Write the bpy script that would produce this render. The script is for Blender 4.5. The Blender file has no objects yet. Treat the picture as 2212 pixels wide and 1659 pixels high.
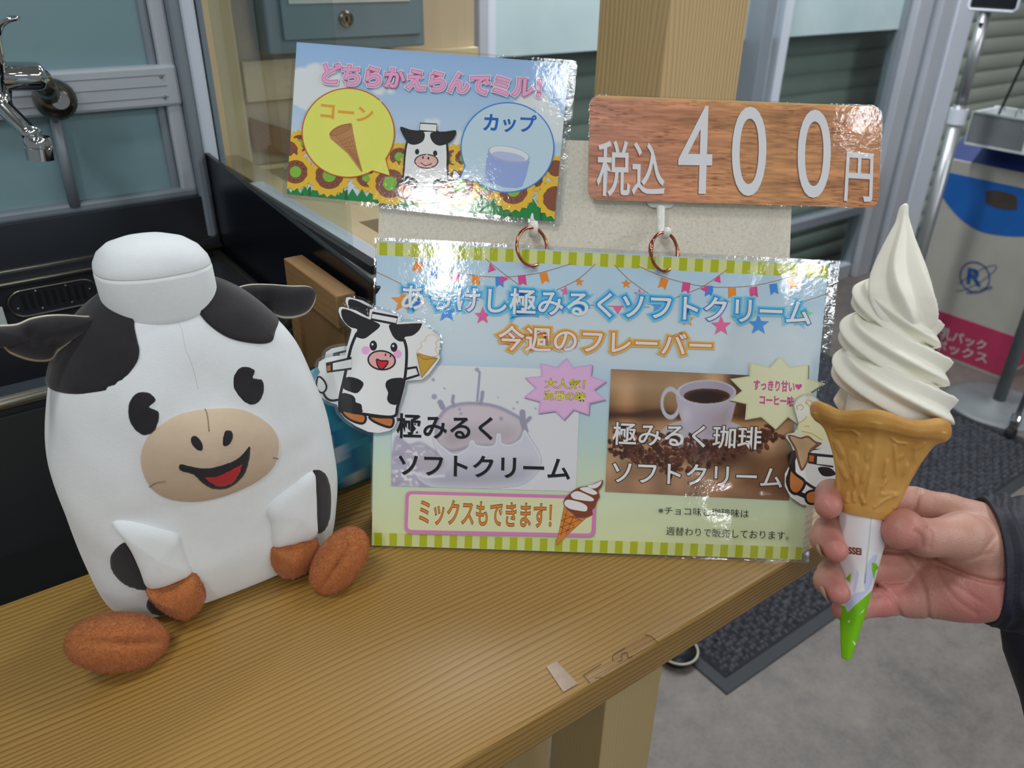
import bpy, bmesh, math, random
import numpy as np
from mathutils import Vector, Matrix, geometry
from mathutils.bvhtree import BVHTree
random.seed(7); rng = np.random.RandomState(5)
sc = bpy.context.scene; COL = sc.collection
PI = math.pi

# ---------------------------------------------------------------- camera
PW, PH, FPX = 2212, 1659, 1725.0
CX, CY = PW / 2, PH / 2
EYE = np.array([0.0, 0.0, 1.30])
def _basis():
    dn = np.array([1055 - CX, 3990 - CY, FPX]); dn /= np.linalg.norm(dn); up = -dn
    e1 = np.array([3800 - CX, -78 - CY, FPX]); e1 -= e1.dot(up) * up; e1 /= np.linalg.norm(e1)
    return np.stack([e1, np.cross(up, e1), up])
RW = _basis()                                    # camera (right, down, forward) -> world
cam_d = bpy.data.cameras.new('camera'); cam = bpy.data.objects.new('camera', cam_d); COL.objects.link(cam)
_r, _u, _b = RW @ [1, 0, 0], RW @ [0, -1, 0], RW @ [0, 0, -1]
cam.matrix_world = Matrix(((_r[0], _u[0], _b[0], EYE[0]), (_r[1], _u[1], _b[1], EYE[1]), (_r[2], _u[2], _b[2], EYE[2]), (0, 0, 0, 1)))
cam_d.sensor_width = 36; cam_d.lens = 36 * FPX / PW; cam_d.clip_start = 0.02; cam_d.clip_end = 50
cam_d.dof.use_dof = True; cam_d.dof.focus_distance = 0.53; cam_d.dof.aperture_fstop = 11.0
sc.camera = cam
sc.view_settings.view_transform = 'Standard'; sc.view_settings.look = 'None'
sc.view_settings.exposure = -0.78; sc.view_settings.gamma = 1; sc.view_settings.use_curve_mapping = False

# ---------------------------------------------------------------- world and ceiling lights
wd = bpy.data.worlds.new('world'); sc.world = wd; wd.use_nodes = True
wd.node_tree.nodes['Background'].inputs[0].default_value = (0.90, 0.97, 1.0, 1)
wd.node_tree.nodes['Background'].inputs[1].default_value = 0.36
LIGHTS = [  # x, y, length, width, turn (deg) and watts of each unseen fluorescent fitting on the 2.72 m ceiling
    (-1.42, -1.17, 0.5, 0.05, 46, 16), (-1.15, -0.87, 0.32, 0.04, -39, 9), (-0.26, -2.10, 0.4, 0.06, 30, 8), (0.23, -1.38, 0.16, 0.05, 60, 2.0),
    (-0.45, -0.67, 0.2, 0.05, 60, 2.0), (-1.80, -4.85, 0.5, 0.06, 40, 50), (2.4, -2.6, 1.2, 0.26, 0, 60), (1.8, -3.9, 1.2, 0.26, 0, 56), (0.3, -4.8, 1.2, 0.26, 0, 56), (2.6, -1.2, 1.2, 0.26, 0, 34), (-0.6, 0.35, 0.6, 0.16, 0, 14),  # the wide strong ones are added for general brightness
    (1.6, 0.4, 0.6, 0.16, 0, 16), (1.3, 1.45, 1.2, 0.2, 0, 56), (3.0, 1.4, 1.2, 0.2, 0, 44)]  # last pair added to brighten the space behind the glass
CEIL = 2.72

# ---------------------------------------------------------------- pixel / world helpers
def ray(px, py):
    return RW @ np.array([(px - CX) / FPX, (py - CY) / FPX, 1.0])
def onz(p, z): r = ray(*p); return EYE + r * ((z - EYE[2]) / r[2])
def ony(p, y): r = ray(*p); return EYE + r * (y / r[1])
def onx(p, x): r = ray(*p); return EYE + r * (x / r[0])
def CW(px, py, d):                              # point at optical depth d
    return EYE + RW @ (np.array([(px - CX) / FPX, (py - CY) / FPX, 1.0]) * d)
def proj(P):
    c = RW.T @ (np.asarray(P, float) - EYE)
    return CX + FPX * c[0] / c[2], CY + FPX * c[1] / c[2]
def crop(x0, y0, s, pts): return [(x0 + x / s, y0 + y / s) for x, y in pts]

# ---------------------------------------------------------------- colour and materials
def lin(c): c /= 255.0; return c / 12.92 if c <= 0.04045 else ((c + 0.055) / 1.055) ** 2.4
def S(r, g, b, k=1.0): return tuple(min(0.93, lin(v) * k) for v in (r, g, b)) + (1.0,)

class NT:
    def __init__(s, name):
        s.m = bpy.data.materials.new(name); s.m.use_nodes = True; s.t = s.m.node_tree
        s.b = s.t.nodes['Principled BSDF']; s.out = s.t.nodes['Material Output']
    def n(s, typ, **kw):
        nd = s.t.nodes.new('ShaderNode' + typ)
        for k, v in kw.items():
            if k.startswith('i_'): nd.inputs[k[2:].replace('_', ' ')].default_value = v
            else: setattr(nd, k, v)
        return nd
    def l(s, a, b): s.t.links.new(a, b)
    def coord(s, scale=(1, 1, 1), rot=(0, 0, 0), kind='Object'):
        tc = s.n('TexCoord'); mp = s.n('Mapping'); mp.inputs['Scale'].default_value = scale; mp.inputs['Rotation'].default_value = rot
        s.l(tc.outputs[kind], mp.inputs['Vector']); return mp.outputs['Vector']
    def noise(s, vec, scale, detail=3, rough=0.5):
        nd = s.n('TexNoise'); nd.inputs['Scale'].default_value = scale; nd.inputs['Detail'].default_value = detail
        nd.inputs['Roughness'].default_value = rough; s.l(vec, nd.inputs['Vector']); return nd.outputs['Fac']
    def ramp(s, fac, stops):
        nd = s.n('ValToRGB'); e = nd.color_ramp.elements
        while len(e) < len(stops): e.new(0.5)
        for el, (p, c) in zip(e, stops): el.position = p; el.color = c
        s.l(fac, nd.inputs[0]); return nd.outputs[0]
    def math(s, op, a, b=None, c=None):
        nd = s.n('Math', operation=op)
        for i, v in enumerate((a, b, c)):
            if v is None: continue
            if isinstance(v, (int, float)): nd.inputs[i].default_value = v
            else: s.l(v, nd.inputs[i])
        return nd.outputs[0]
    def mix(s, f, a, b):
        nd = s.n('Mix', data_type='RGBA')
        for i, v in ((0, f), (6, a), (7, b)):
            if isinstance(v, (int, float)): nd.inputs[i].default_value = v
            elif isinstance(v, tuple): nd.inputs[i].default_value = v
            else: s.l(v, nd.inputs[i])
        return nd.outputs[2]
    def bump(s, h, strength=0.3, dist=0.001, to=None):
        nd = s.n('Bump'); nd.inputs['Strength'].default_value = strength; nd.inputs['Distance'].default_value = dist
        s.l(h, nd.inputs['Height']); s.l(nd.outputs[0], (to or s.b).inputs['Normal']); return nd
    def base(s, v):
        if isinstance(v, tuple): s.b.inputs['Base Color'].default_value = v
        else: s.l(v, s.b.inputs['Base Color'])
    def set(s, **kw):
        for k, v in kw.items(): s.b.inputs[k.replace('_', ' ')].default_value = v
        return s

M = {}
def simple(name, col, rough=0.5, metal=0.0, var=0.06, vs=12, bump=0.0, bs=300, bd=0.0005, **kw):
    t = NT(name); v = t.coord()
    n = t.noise(v, vs, 4)
    dk = tuple(c * (1 - var * 2) for c in col[:3]) + (1,); lt = tuple(min(0.95, c * (1 + var)) for c in col[:3]) + (1,)
    t.base(t.ramp(n, [(0.3, dk), (0.7, lt)])); t.set(Roughness=rough, Metallic=metal, **kw)
    if bump: t.bump(t.noise(v, bs, 3), bump, bd)
    M[name] = t.m; return t
def plush(name, col, var=0.05, bs=900, bump=0.5, stretch=(1, 1, 1)):
    t = NT(name); v = t.coord(stretch)
    n = t.noise(v, 30, 5, 0.65); n2 = t.noise(v, bs, 3, 0.7)
    dk = tuple(c * (1 - var * 2.2) for c in col[:3]) + (1,); lt = tuple(min(0.95, c * (1 + var)) for c in col[:3]) + (1,)
    t.base(t.ramp(n, [(0.3, dk), (0.7, lt)])); t.set(Roughness=0.95)
    t.b.inputs['Sheen Weight'].default_value = 0.25; t.b.inputs['Sheen Roughness'].default_value = 0.5
    t.bump(n2, bump, 0.0006); M[name] = t.m; return t

def wood(name, light, dark, period, axis='x', rough=0.4, warp=0.010, contrast=1.0, line=0.72, coat=0.0):
    """straight-grained wood; grain runs along the given axis"""
    t = NT(name); tc = t.n('TexCoord'); sp = t.n('SeparateXYZ'); t.l(tc.outputs['Object'], sp.inputs[0])
    a = {'x': (0, 1, 2), 'y': (1, 0, 2), 'z': (2, 0, 1)}[axis]
    along, c1, c2 = (sp.outputs[i] for i in a)
    cb = t.n('CombineXYZ'); t.l(t.math('MULTIPLY', along, 1.2), cb.inputs[0]); t.l(t.math('MULTIPLY', c1, 9), cb.inputs[1]); t.l(t.math('MULTIPLY', c2, 9), cb.inputs[2])
    w = t.noise(cb.outputs[0], 1.6, 2)
    crs = t.math('ADD', t.math('MULTIPLY', c1, 1.0), t.math('MULTIPLY', c2, 0.83))
    cr = t.math('ADD', crs, t.math('MULTIPLY', w, warp)); cr = t.math('ADD', cr, t.math('MULTIPLY', along, 0.018))
    lo = t.noise(cb.outputs[0], 0.9, 1)
    ph = t.math('MULTIPLY', cr, 1.0 / period); fr = t.math('FRACT', ph)
    late = t.math('POWER', fr, 3.2)                       # slow rise to dark latewood, sharp end
    cb2 = t.n('CombineXYZ'); t.l(t.math('MULTIPLY', along, 14), cb2.inputs[0]); t.l(t.math('MULTIPLY', c1, 900), cb2.inputs[1]); t.l(t.math('MULTIPLY', c2, 900), cb2.inputs[2])
    fib = t.noise(cb2.outputs[0], 1.0, 3, 0.6)
    f = t.math('ADD', t.math('MULTIPLY', late, line), t.math('MULTIPLY', t.math('SUBTRACT', fib, 0.5), 0.45))
    amp = t.ramp(lo, [(0.3, (0.45,) * 3 + (1,)), (0.7, (1.0,) * 3 + (1,))]); f = t.math('MULTIPLY', f, amp)
    f = t.math('MULTIPLY', f, contrast)
    col = t.mix(f, light, dark)
    big = t.noise(cb.outputs[0], 0.55, 2); col = t.mix(t.math('MULTIPLY', big, 0.45), col, tuple(0.55 * a + 0.45 * b for a, b in zip(light[:3], dark[:3])) + (1,))
    t.base(col); t.set(Roughness=rough); t.b.inputs['Coat Weight'].default_value = coat; t.b.inputs['Coat Roughness'].default_value = 0.25
    t.bump(f, 0.25, 0.0003); M[name] = t.m; return t

wood('pine', S(170, 134, 68, 1.05), S(84, 50, 14, 1.0), 0.0036, 'x', 0.40, warp=0.030, contrast=1.25, line=1.05, coat=0.12)
wood('oak_post', S(214, 186, 138, 1.2), S(150, 118, 74, 0.8), 0.0055, 'z', 0.55, warp=0.03, contrast=1.2)
wood('pale_post', S(190, 168, 120, 1.0), S(150, 124, 78, 1.0), 0.0032, 'z', 0.55, warp=0.02, contrast=0.6)
wood('ply_panel', S(176, 164, 140, 1.6), S(150, 132, 106, 1.6), 0.02, 'z', 0.6, warp=0.06, contrast=0.55, line=0.6)
wood('ply_cream', S(188, 176, 146, 1.6), S(160, 144, 112, 1.6), 0.02, 'z', 0.6, warp=0.06, contrast=0.4, line=0.5)
wood('sill_wood', S(160, 146, 116, 1.6), S(134, 116, 84, 1.6), 0.02, 'y', 0.6, warp=0.06, contrast=0.5, line=0.5)
wood('crate_wood', S(158, 122, 78, 1.0), S(112, 78, 42, 1.0), 0.006, 'y', 0.6, warp=0.03, contrast=0.8)
simple('mdf', S(138, 104, 64, 1.0), 0.8, var=0.05)
simple('kraft_board', S(196, 178, 140, 1.0), 0.8)
simple('dark_steel', S(84, 88, 96), 0.34, 0.75, var=0.12, vs=5)
simple('panel_dark', S(44, 47, 50), 0.55, 0.1, var=0.08, vs=5)
simple('void_black', S(8, 8, 10), 0.8)
simple('steel_edge', S(150, 145, 135), 0.28, 0.9, var=0.1)
simple('alu', S(190, 196, 206, 1.1), 0.42, 0.2, var=0.05, vs=3)
simple('alu_dark', S(136, 146, 156, 1.1), 0.45, 0.2, var=0.06, vs=3)
simple('alu_white', S(214, 222, 236, 1.1), 0.5, 0.1, var=0.03, vs=3)
simple('chrome', S(205, 208, 212), 0.08, 1.0, var=0.03)
simple('worn_brass', S(120, 116, 108), 0.25, 0.9, var=0.25, vs=40)
simple('black_board', S(16, 20, 28), 0.25, 0.0, var=0.2, vs=3)
simple('rubber', S(28, 30, 34), 0.7)
simple('shutter_paint', S(176, 184, 174, 1.0), 0.55, 0.15, var=0.06, vs=2)
simple('grey_box', S(128, 150, 164), 0.45, 0.1, var=0.07, vs=6)
simple('white_label', S(205, 212, 212, 1.1), 0.5)
simple('white_plastic', S(224, 224, 218, 1.2), 0.25, var=0.02)
simple('copper', S(200, 128, 104, 1.1), 0.14, 1.0, var=0.1, vs=100)
simple('grey_paint', S(120, 126, 130), 0.5, 0.1, var=0.08)
simple('pole_grey', S(170, 174, 178), 0.32, 0.75, var=0.05)
simple('cord_black', S(20, 20, 22), 0.7)
simple('nail', S(206, 178, 158, 1.0), 0.3, var=0.04)
simple('wall_paint', S(190, 190, 186, 1.0), 0.8)
simple('ceiling_paint', S(215, 215, 212, 1.0), 0.9)
simple('pale_rim', S(180, 176, 160), 0.5)
plush('plush_white', S(222, 228, 232, 1.15), var=0.02, bump=0.35)
plush('plush_black', S(36, 34, 40, 1.1), var=0.2)
plush('plush_beige', S(198, 178, 154, 1.15), var=0.04, bump=0.3)
plush('plush_trim', S(214, 204, 182, 1.1), var=0.05)
plush('plush_brown', S(184, 112, 60, 1.12), var=0.12, bs=420, bump=1.0, stretch=(1, 1, 0.35))
plush('plush_red', S(186, 38, 42, 1.1), var=0.08)

def m_frost():
    t = NT('frosted_glass'); v = t.coord(); n = t.noise(v, 2.5, 3)
    t.base(t.ramp(n, [(0.3, S(124, 156, 164)), (0.7, S(140, 170, 176))])); t.set(Roughness=0.28); M['frosted_glass'] = t.m
    t = NT('frosted_pale'); v = t.coord(); n = t.noise(v, 3, 3)
    t.base(t.ramp(n, [(0.3, S(180, 206, 212)), (0.7, S(206, 226, 230))])); t.set(Roughness=0.25); M['frosted_pale'] = t.m
m_frost()
def m_clear(name, f0=1.45, tint=(1, 1, 1, 1), bs=0, bd=0.0004, strength=0.4, rough=0.03, floor=0.0):
    t = NT(name); t.t.nodes.remove(t.b)
    tr = t.n('BsdfTransparent'); tr.inputs[0].default_value = tint
    gl = t.n('BsdfGlossy'); gl.inputs['Roughness'].default_value = rough; gl.inputs[0].default_value = (1, 1, 1, 1)
    fr = t.n('Fresnel'); fr.inputs[0].default_value = f0; mx = t.n('MixShader')
    if bs:
        v = t.coord(); nn = t.noise(v, bs, 3, 0.55); n3 = t.noise(v, bs * 0.12, 2, 0.5)
        h = t.math('ADD', t.math('MULTIPLY', nn, 0.45), t.math('MULTIPLY', n3, 1.6))
        bp = t.n('Bump'); bp.inputs['Strength'].default_value = strength; bp.inputs['Distance'].default_value = bd
        t.l(h, bp.inputs['Height']); t.l(bp.outputs[0], gl.inputs['Normal']); t.l(bp.outputs[0], fr.inputs['Normal'])
    f = t.math('ADD', fr.outputs[0], floor) if floor else fr.outputs[0]
    geo = t.n('NewGeometry'); f = t.math('MULTIPLY', f, t.math('SUBTRACT', 1.0, geo.outputs['Backfacing']))
    t.l(f, mx.inputs[0]); t.l(tr.outputs[0], mx.inputs[1]); t.l(gl.outputs[0], mx.inputs[2]); t.l(mx.outputs[0], t.out.inputs[0])
    M[name] = t.m
m_clear('film', 1.5, (1, 1, 1, 1), bs=330, bd=0.00016, strength=0.8, rough=0.07)
m_clear('film_edge', 1.5, (0.86, 0.9, 0.93, 1), bs=200, bd=0.0008, strength=0.8, rough=0.08, floor=0.06)
m_clear('window_glass', 1.28, (0.88, 0.93, 0.93, 1), rough=0.02)

def m_print(name, rough=0.5, weave=0.0):
    t = NT(name); a = t.n('Attribute', attribute_name='Col'); t.l(a.outputs['Color'], t.b.inputs['Base Color']); t.set(Roughness=rough); M[name] = t.m
    t.b.inputs['Specular IOR Level'].default_value = 0.25
m_print('printed_paper')
def m_skin():
    t = NT('skin'); a = t.n('Attribute', attribute_name='Col'); v = t.coord()
    n = t.noise(v, 55, 4, 0.6); n2 = t.noise(v, 700, 3, 0.6)
    col = t.mix(t.math('MULTIPLY', n, 0.35), a.outputs['Color'], S(178, 108, 100))
    t.base(col); t.set(Roughness=0.42); t.b.inputs['Subsurface Weight'].default_value = 0.12
    t.b.inputs['Subsurface Radius'].default_value = (0.004, 0.0015, 0.001); t.b.inputs['Subsurface Scale'].default_value = 1.0
    n4 = t.noise(v, 260, 4, 0.7); vo = t.n('TexVoronoi'); vo.inputs['Scale'].default_value = 900; t.l(v, vo.inputs['Vector'])
    t.bump(t.math('ADD', t.math('MULTIPLY', n4, 1.0), t.math('MULTIPLY', vo.outputs[0], 0.35)), 0.45, 0.0008); M['skin'] = t.m
m_skin()
def m_linen():
    t = NT('linen'); tc = t.n('TexCoord'); sp = t.n('SeparateXYZ'); t.l(tc.outputs['UV'], sp.inputs[0])
    v = t.coord(kind='UV'); jx = t.math('MULTIPLY', t.noise(v, 90, 2), 0.004); jy = t.math('MULTIPLY', t.noise(v, 70, 2), 0.004)
    w = 2 * PI / 0.00125
    sx = t.math('SINE', t.math('MULTIPLY', t.math('ADD', sp.outputs[0], jx), w)); sy = t.math('SINE', t.math('MULTIPLY', t.math('ADD', sp.outputs[1], jy), w))
    h = t.math('ADD', t.math('MULTIPLY', sx, sy), t.math('MULTIPLY', t.math('MAXIMUM', sx, sy), 0.6))
    n = t.noise(v, 400, 3, 0.7)
    f = t.math('ADD', t.math('MULTIPLY', h, 0.26), t.math('MULTIPLY', n, 0.5))
    t.base(t.ramp(f, [(0.0, S(110, 100, 84, 1.0)), (0.22, S(206, 198, 180, 1.4)), (0.5, S(228, 222, 208, 1.4))])); t.set(Roughness=0.9)
    t.bump(h, 0.5, 0.0004); M['linen'] = t.m
m_linen()
def m_floor():
    t = NT('vinyl_floor'); v = t.coord(); n = t.noise(v, 3.5, 6, 0.65); n2 = t.noise(v, 22, 5, 0.7); n3 = t.noise(v, 120, 2, 0.6)
    f = t.math('ADD', t.math('MULTIPLY', n, 0.5), t.math('ADD', t.math('MULTIPLY', n2, 0.35), t.math('MULTIPLY', n3, 0.15)))
    t.base(t.ramp(f, [(0.36, S(76, 73, 73)), (0.5, S(100, 95, 92)), (0.66, S(120, 113, 107))])); t.set(Roughness=0.5)
    t.bump(n3, 0.15, 0.0005); M['vinyl_floor'] = t.m
    t = simple('mat_loop', S(62, 65, 74), 0.95, var=0.25, vs=60)
    simple('mat_base', S(26, 28, 34), 0.95, var=0.15, vs=60); simple('mat_rim', S(40, 44, 50), 0.7)
m_floor()
def m_food():
    t = NT('soft_serve'); v = t.coord(); n = t.noise(v, 1400, 3, 0.7)
    t.base((0.93, 0.915, 0.81, 1)); t.set(Roughness=0.55); t.b.inputs['Subsurface Weight'].default_value = 0.05
    t.b.inputs['Subsurface Radius'].default_value = (0.004, 0.003, 0.0018); t.b.inputs['Subsurface Scale'].default_value = 1.0
    t.bump(n, 0.3, 0.0003); M['soft_serve'] = t.m
    t = NT('wafer'); v = t.coord(); n = t.noise(v, 60, 4); n2 = t.noise(v, 1100, 3, 0.7)
    t.base(t.ramp(n, [(0.3, S(190, 136, 62, 1.1)), (0.7, S(212, 164, 88, 1.1))])); t.set(Roughness=0.5); t.b.inputs['Subsurface Weight'].default_value = 0.06
    t.b.inputs['Subsurface Radius'].default_value = (0.003, 0.002, 0.001); t.bump(n2, 0.3, 0.0003); M['wafer'] = t.m
    t = NT('navy_nylon'); v = t.coord(); n = t.noise(v, 45, 4, 0.6); n2 = t.noise(v, 1500, 2)
    t.base(t.ramp(n, [(0.3, S(22, 25, 40)), (0.7, S(34, 38, 58))])); t.set(Roughness=0.6); t.bump(t.math('ADD', n, t.math('MULTIPLY', n2, 0.15)), 0.5, 0.004); M['navy_nylon'] = t.m
m_food()

# ---------------------------------------------------------------- mesh helpers
BASE = {}
def props(o, label=None, cat=None, group=None, kind=None):
    for k, v in (('label', label), ('category', cat), ('group', group), ('kind', kind)):
        if v: o[k] = v
    return o
def thing(name, label, cat, loc, group=None):
    o = bpy.data.objects.new(name, None); COL.objects.link(o); o.location = tuple(float(v) for v in loc); o.empty_display_size = 0.02
    BASE[o.name] = np.array(o.location); return props(o, label, cat, group)
def link(name, me, mat, parent=None, smooth=False):
    o = bpy.data.objects.new(name, me); COL.objects.link(o)
    if mat is not None: me.materials.append(M[mat] if isinstance(mat, str) else mat)
    if parent is not None: o.parent = parent; BASE[o.name] = BASE[parent.name]
    else: BASE[o.name] = np.zeros(3)
    if smooth: me.polygons.foreach_set('use_smooth', [True] * len(me.polygons))
    return o
class MB:
    """collects geometry given in world coordinates, links it as one mesh"""
    def __init__(s): s.v = []; s.f = []; s.c = []; s.uv = None; s.n = 0
    def add(s, vs, fs, cols=None):
        vs = np.asarray(vs, float).reshape(-1, 3); k = s.n; s.v.append(vs); s.n += len(vs)
        s.f.extend([tuple(int(i) + k for i in f) for f in fs])
        if cols is not None:
            cols = np.asarray(cols, float)
            if cols.ndim == 1: cols = np.tile(cols[:4], (len(vs), 1))
            s.c.append(cols)
        return s
    def box(s, a, b):
        x0, y0, z0 = a; x1, y1, z1 = b
        return s.add([(x0, y0, z0), (x1, y0, z0), (x1, y1, z0), (x0, y1, z0), (x0, y0, z1), (x1, y0, z1), (x1, y1, z1), (x0, y1, z1)],
                     [(3, 2, 1, 0), (4, 5, 6, 7), (0, 1, 5, 4), (1, 2, 6, 5), (2, 3, 7, 6), (3, 0, 4, 7)])
    def grid(s, P, closed_u=False, closed_v=False, cap0=False, cap1=False, cols=None):
        nu, nv = P.shape[:2]; f = []
        for i in range(nu if closed_u else nu - 1):
            for j in range(nv if closed_v else nv - 1):
                a = i * nv + j; b = i * nv + (j + 1) % nv; c = ((i + 1) % nu) * nv + (j + 1) % nv; d = ((i + 1) % nu) * nv + j
                f.append((a, b, c, d))
        if cap0: f.append(tuple(range(nv - 1, -1, -1)))
        if cap1: f.append(tuple((nu - 1) * nv + j for j in range(nv)))
        return s.add(P.reshape(-1, 3), f, cols)
    def tube(s, pts, r, n=12, caps=True, closed=False, flat=1.0, up=(0, 0, 1)):
        pts = np.asarray(pts, float); m = len(pts); rs = np.broadcast_to(np.asarray(r, float), (m,))
        rings = []; prev = None
        for i in range(m):
            if closed: t = pts[(i + 1) % m] - pts[i - 1]
            else: t = pts[min(i + 1, m - 1)] - pts[max(i - 1, 0)]
            t = t / (np.linalg.norm(t) + 1e-12)
            if prev is None:
                u = np.cross(t, up)
                if np.linalg.norm(u) < 1e-3: u = np.cross(t, (1, 0, 0))
            else: u = prev - t * prev.dot(t)
            u = u / np.linalg.norm(u); prev = u; w = np.cross(t, u)
            rings.append([pts[i] + rs[i] * (math.cos(a) * u + flat * math.sin(a) * w) for a in np.linspace(0, 2 * PI, n, endpoint=False)])
        return s.grid(np.array(rings), closed_u=closed, closed_v=True, cap0=caps and not closed, cap1=caps and not closed)
    def lathe(s, prof, c, axis=(0, 0, 1), n=32, caps=True):
        ax = np.array(axis, float); ax /= np.linalg.norm(ax); u = np.cross(ax, (0.3, 0.9, 0.1)); u /= np.linalg.norm(u); w = np.cross(ax, u)
        P = np.array([[np.array(c) + ax * h + r * (math.cos(a) * u + math.sin(a) * w) for a in np.linspace(0, 2 * PI, n, endpoint=False)] for r, h in prof])
        return s.grid(P, closed_v=True, cap0=caps, cap1=caps)
    def prism(s, poly, d):
        """polygon (list of 3-D points) swept along vector d"""
        P = np.asarray(poly, float); n = len(P); d = np.asarray(d, float)
        tri = geometry.tessellate_polygon([[Vector(p) for p in P]])
        f = [tuple(t) for t in tri] + [tuple(i + n for i in reversed(t)) for t in tri] + [(i, (i + 1) % n, (i + 1) % n + n, i + n) for i in range(n)]
        return s.add(np.vstack([P, P + d]), f)
    def build(s, name, mat, parent=None, smooth=False, bevel=0.0, fix=True, **pr):
        V = np.vstack(s.v); base = BASE[parent.name] if parent is not None else np.zeros(3)
        me = bpy.data.meshes.new(name); me.from_pydata((V - base).tolist(), [], s.f)
        if s.c:
            at = me.color_attributes.new('Col', 'FLOAT_COLOR', 'POINT'); at.data.foreach_set('color', np.vstack(s.c).astype(np.float32).ravel())
        if fix or bevel:
            bm = bmesh.new(); bm.from_mesh(me); bmesh.ops.recalc_face_normals(bm, faces=bm.faces)
            if bevel: bmesh.ops.bevel(bm, geom=[e for e in bm.edges if len(e.link_faces) == 2 and e.calc_face_angle(0) > 0.5], offset=bevel, segments=2, affect='EDGES', profile=0.5)
            bm.to_mesh(me); bm.free()
        me.update(); o = link(name, me, mat, parent, smooth); props(o, **pr)
        if smooth == 'auto': me.set_sharp_from_angle(angle=0.7)
        return o
def box_obj(name, a, b, mat, parent=None, bevel=0.0, **pr):
    return MB().box(a, b).build(name, mat, parent, bevel=bevel, **pr)
def catmull(pts, n=6, closed=True):
    P = np.asarray(pts, float); m = len(P); out = []
    for i in range(m if closed else m - 1):
        if closed: p0, p1, p2, p3 = P[i - 1], P[i], P[(i + 1) % m], P[(i + 2) % m]
        else: p0, p1, p2, p3 = P[max(i - 1, 0)], P[i], P[i + 1], P[min(i + 2, m - 1)]
        for k in range(n):
            t = k / n
            out.append(0.5 * ((2 * p1) + (-p0 + p2) * t + (2 * p0 - 5 * p1 + 4 * p2 - p3) * t * t + (-p0 + 3 * p1 - 3 * p2 + p3) * t ** 3))
    if not closed: out.append(P[-1])
    return np.array(out)
# ================================================================ the room
TZ = 0.922                                       # table top height
def struct(o): o['kind'] = 'structure'; return o
def sthing(name, loc): o = thing(name, None, None, loc); o['kind'] = 'structure'; return o
struct(box_obj('floor', (-3, -5.5, -0.05), (6.5, 3, 0), 'vinyl_floor'))
struct(box_obj('ceiling', (-3.6, -5.5, CEIL + 0.03), (6.5, 3, CEIL + 0.08), 'ceiling_paint'))
struct(box_obj('wall_back', (-3, 2.35, 0), (6.5, 2.45, CEIL + 0.03), 'wall_paint'))
struct(box_obj('wall_left', (-3.0, 0.93, 0), (0.232, 1.0, CEIL + 0.03), 'wall_paint'))

# unseen ceiling lights: some follow the sign glare, others are added fill
for lx, ly, L_, W_, tn, wt in LIGHTS:
    t = thing('unseen_ceiling_light', 'white fluorescent ceiling fitting outside the picture; some follow glare, some are added fill' , 'ceiling light', (lx, ly, CEIL), 'fluorescent ceiling fittings')
    box_obj('housing', (lx - L_ / 2, ly - W_ / 2, CEIL - 0.02), (lx + L_ / 2, ly + W_ / 2, CEIL + 0.03), 'ceiling_paint', t)
    ld = bpy.data.lights.new('lamp', 'AREA'); ld.shape = 'RECTANGLE'; ld.size = L_ - 0.02; ld.size_y = W_ - 0.02; ld.energy = wt; ld.color = (0.985, 0.995, 1.0)
    lo = bpy.data.objects.new('lamp', ld); COL.objects.link(lo); lo.parent = t; lo.location = (0, 0, -0.03)
    t.rotation_euler = (0, 0, math.radians(tn))

# ---- roller shutter: slats one by one
sh = sthing('wall_shutter', (3.4, 2.1, 0))
zz = 0.0; k = 0; first = None
prof = [(0, 0.0), (0.006, 0.004), (0.013, 0.016), (0.014, 0.04), (0.011, 0.066), (0.004, 0.076), (0.0, 0.079)]
while zz < 1.75:
    if first is None:
        mb = MB(); P = np.array([[(x, 2.1 - d, zz + h) for d, h in prof] for x in (1.2, 5.9)]); mb.grid(P)
        mb.add([(1.2, 2.1, zz + 0.079), (5.9, 2.1, zz + 0.079), (5.9, 2.1, zz), (1.2, 2.1, zz)], [(0, 1, 2, 3)])
        first = mb.build('slat', 'shutter_paint', sh, smooth='auto')
    else:
        o = first.copy(); COL.objects.link(o); o.parent = sh; o.location = (0, 0, zz)
    zz += 0.0785; k += 1

# ---- sliding glass doors with aluminium frames (y = 1.9)
d1 = sthing('door_1', (2.3, 1.9, 0))
def vbar(name, x0, x1, y0, y1, z0, z1, mat, par, **k): return box_obj(name, (x0, y0, z0), (x1, y1, z1), mat, par, bevel=0.003, **k)
vbar('stile', 1.245, 1.275, 1.86, 1.93, 0, 2.2, 'alu', d1); vbar('stile', 1.275, 1.315, 1.885, 1.93, 0, 2.2, 'alu_white', d1)
vbar('stile', 2.345, 2.40, 1.83, 1.93, 0, 2.2, 'alu_dark', d1); vbar('stile', 2.40, 2.445, 1.86, 1.93, 0, 2.2, 'alu', d1)
vbar('stile', 2.50, 2.545, 1.87, 1.91, 0, 2.2, 'alu_white', d1)
vbar('stile', 3.27, 3.30, 1.88, 1.93, 0, 2.2, 'alu_dark', d1); vbar('stile', 3.30, 3.40, 1.85, 1.93, 0, 2.2, 'alu', d1)
vbar('stile', 3.40, 3.455, 1.87, 1.93, 0, 2.2, 'alu_dark', d1); vbar('stile', 3.455, 3.545, 1.84, 1.93, 0, 2.2, 'alu', d1)
vbar('stile', 3.545, 3.58, 1.87, 1.93, 0, 2.2, 'alu_dark', d1); vbar('stile', 3.58, 3.72, 1.84, 1.93, 0, 2.2, 'alu_white', d1)
vbar('rail', 1.315, 2.345, 1.87, 1.93, 0, 0.07, 'alu', d1); vbar('rail', 2.545, 3.27, 1.87, 1.93, 0, 0.07, 'alu', d1)
vbar('rail', 2.545, 3.27, 1.87, 1.93, 0.30, 0.34, 'alu_dark', d1)
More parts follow.
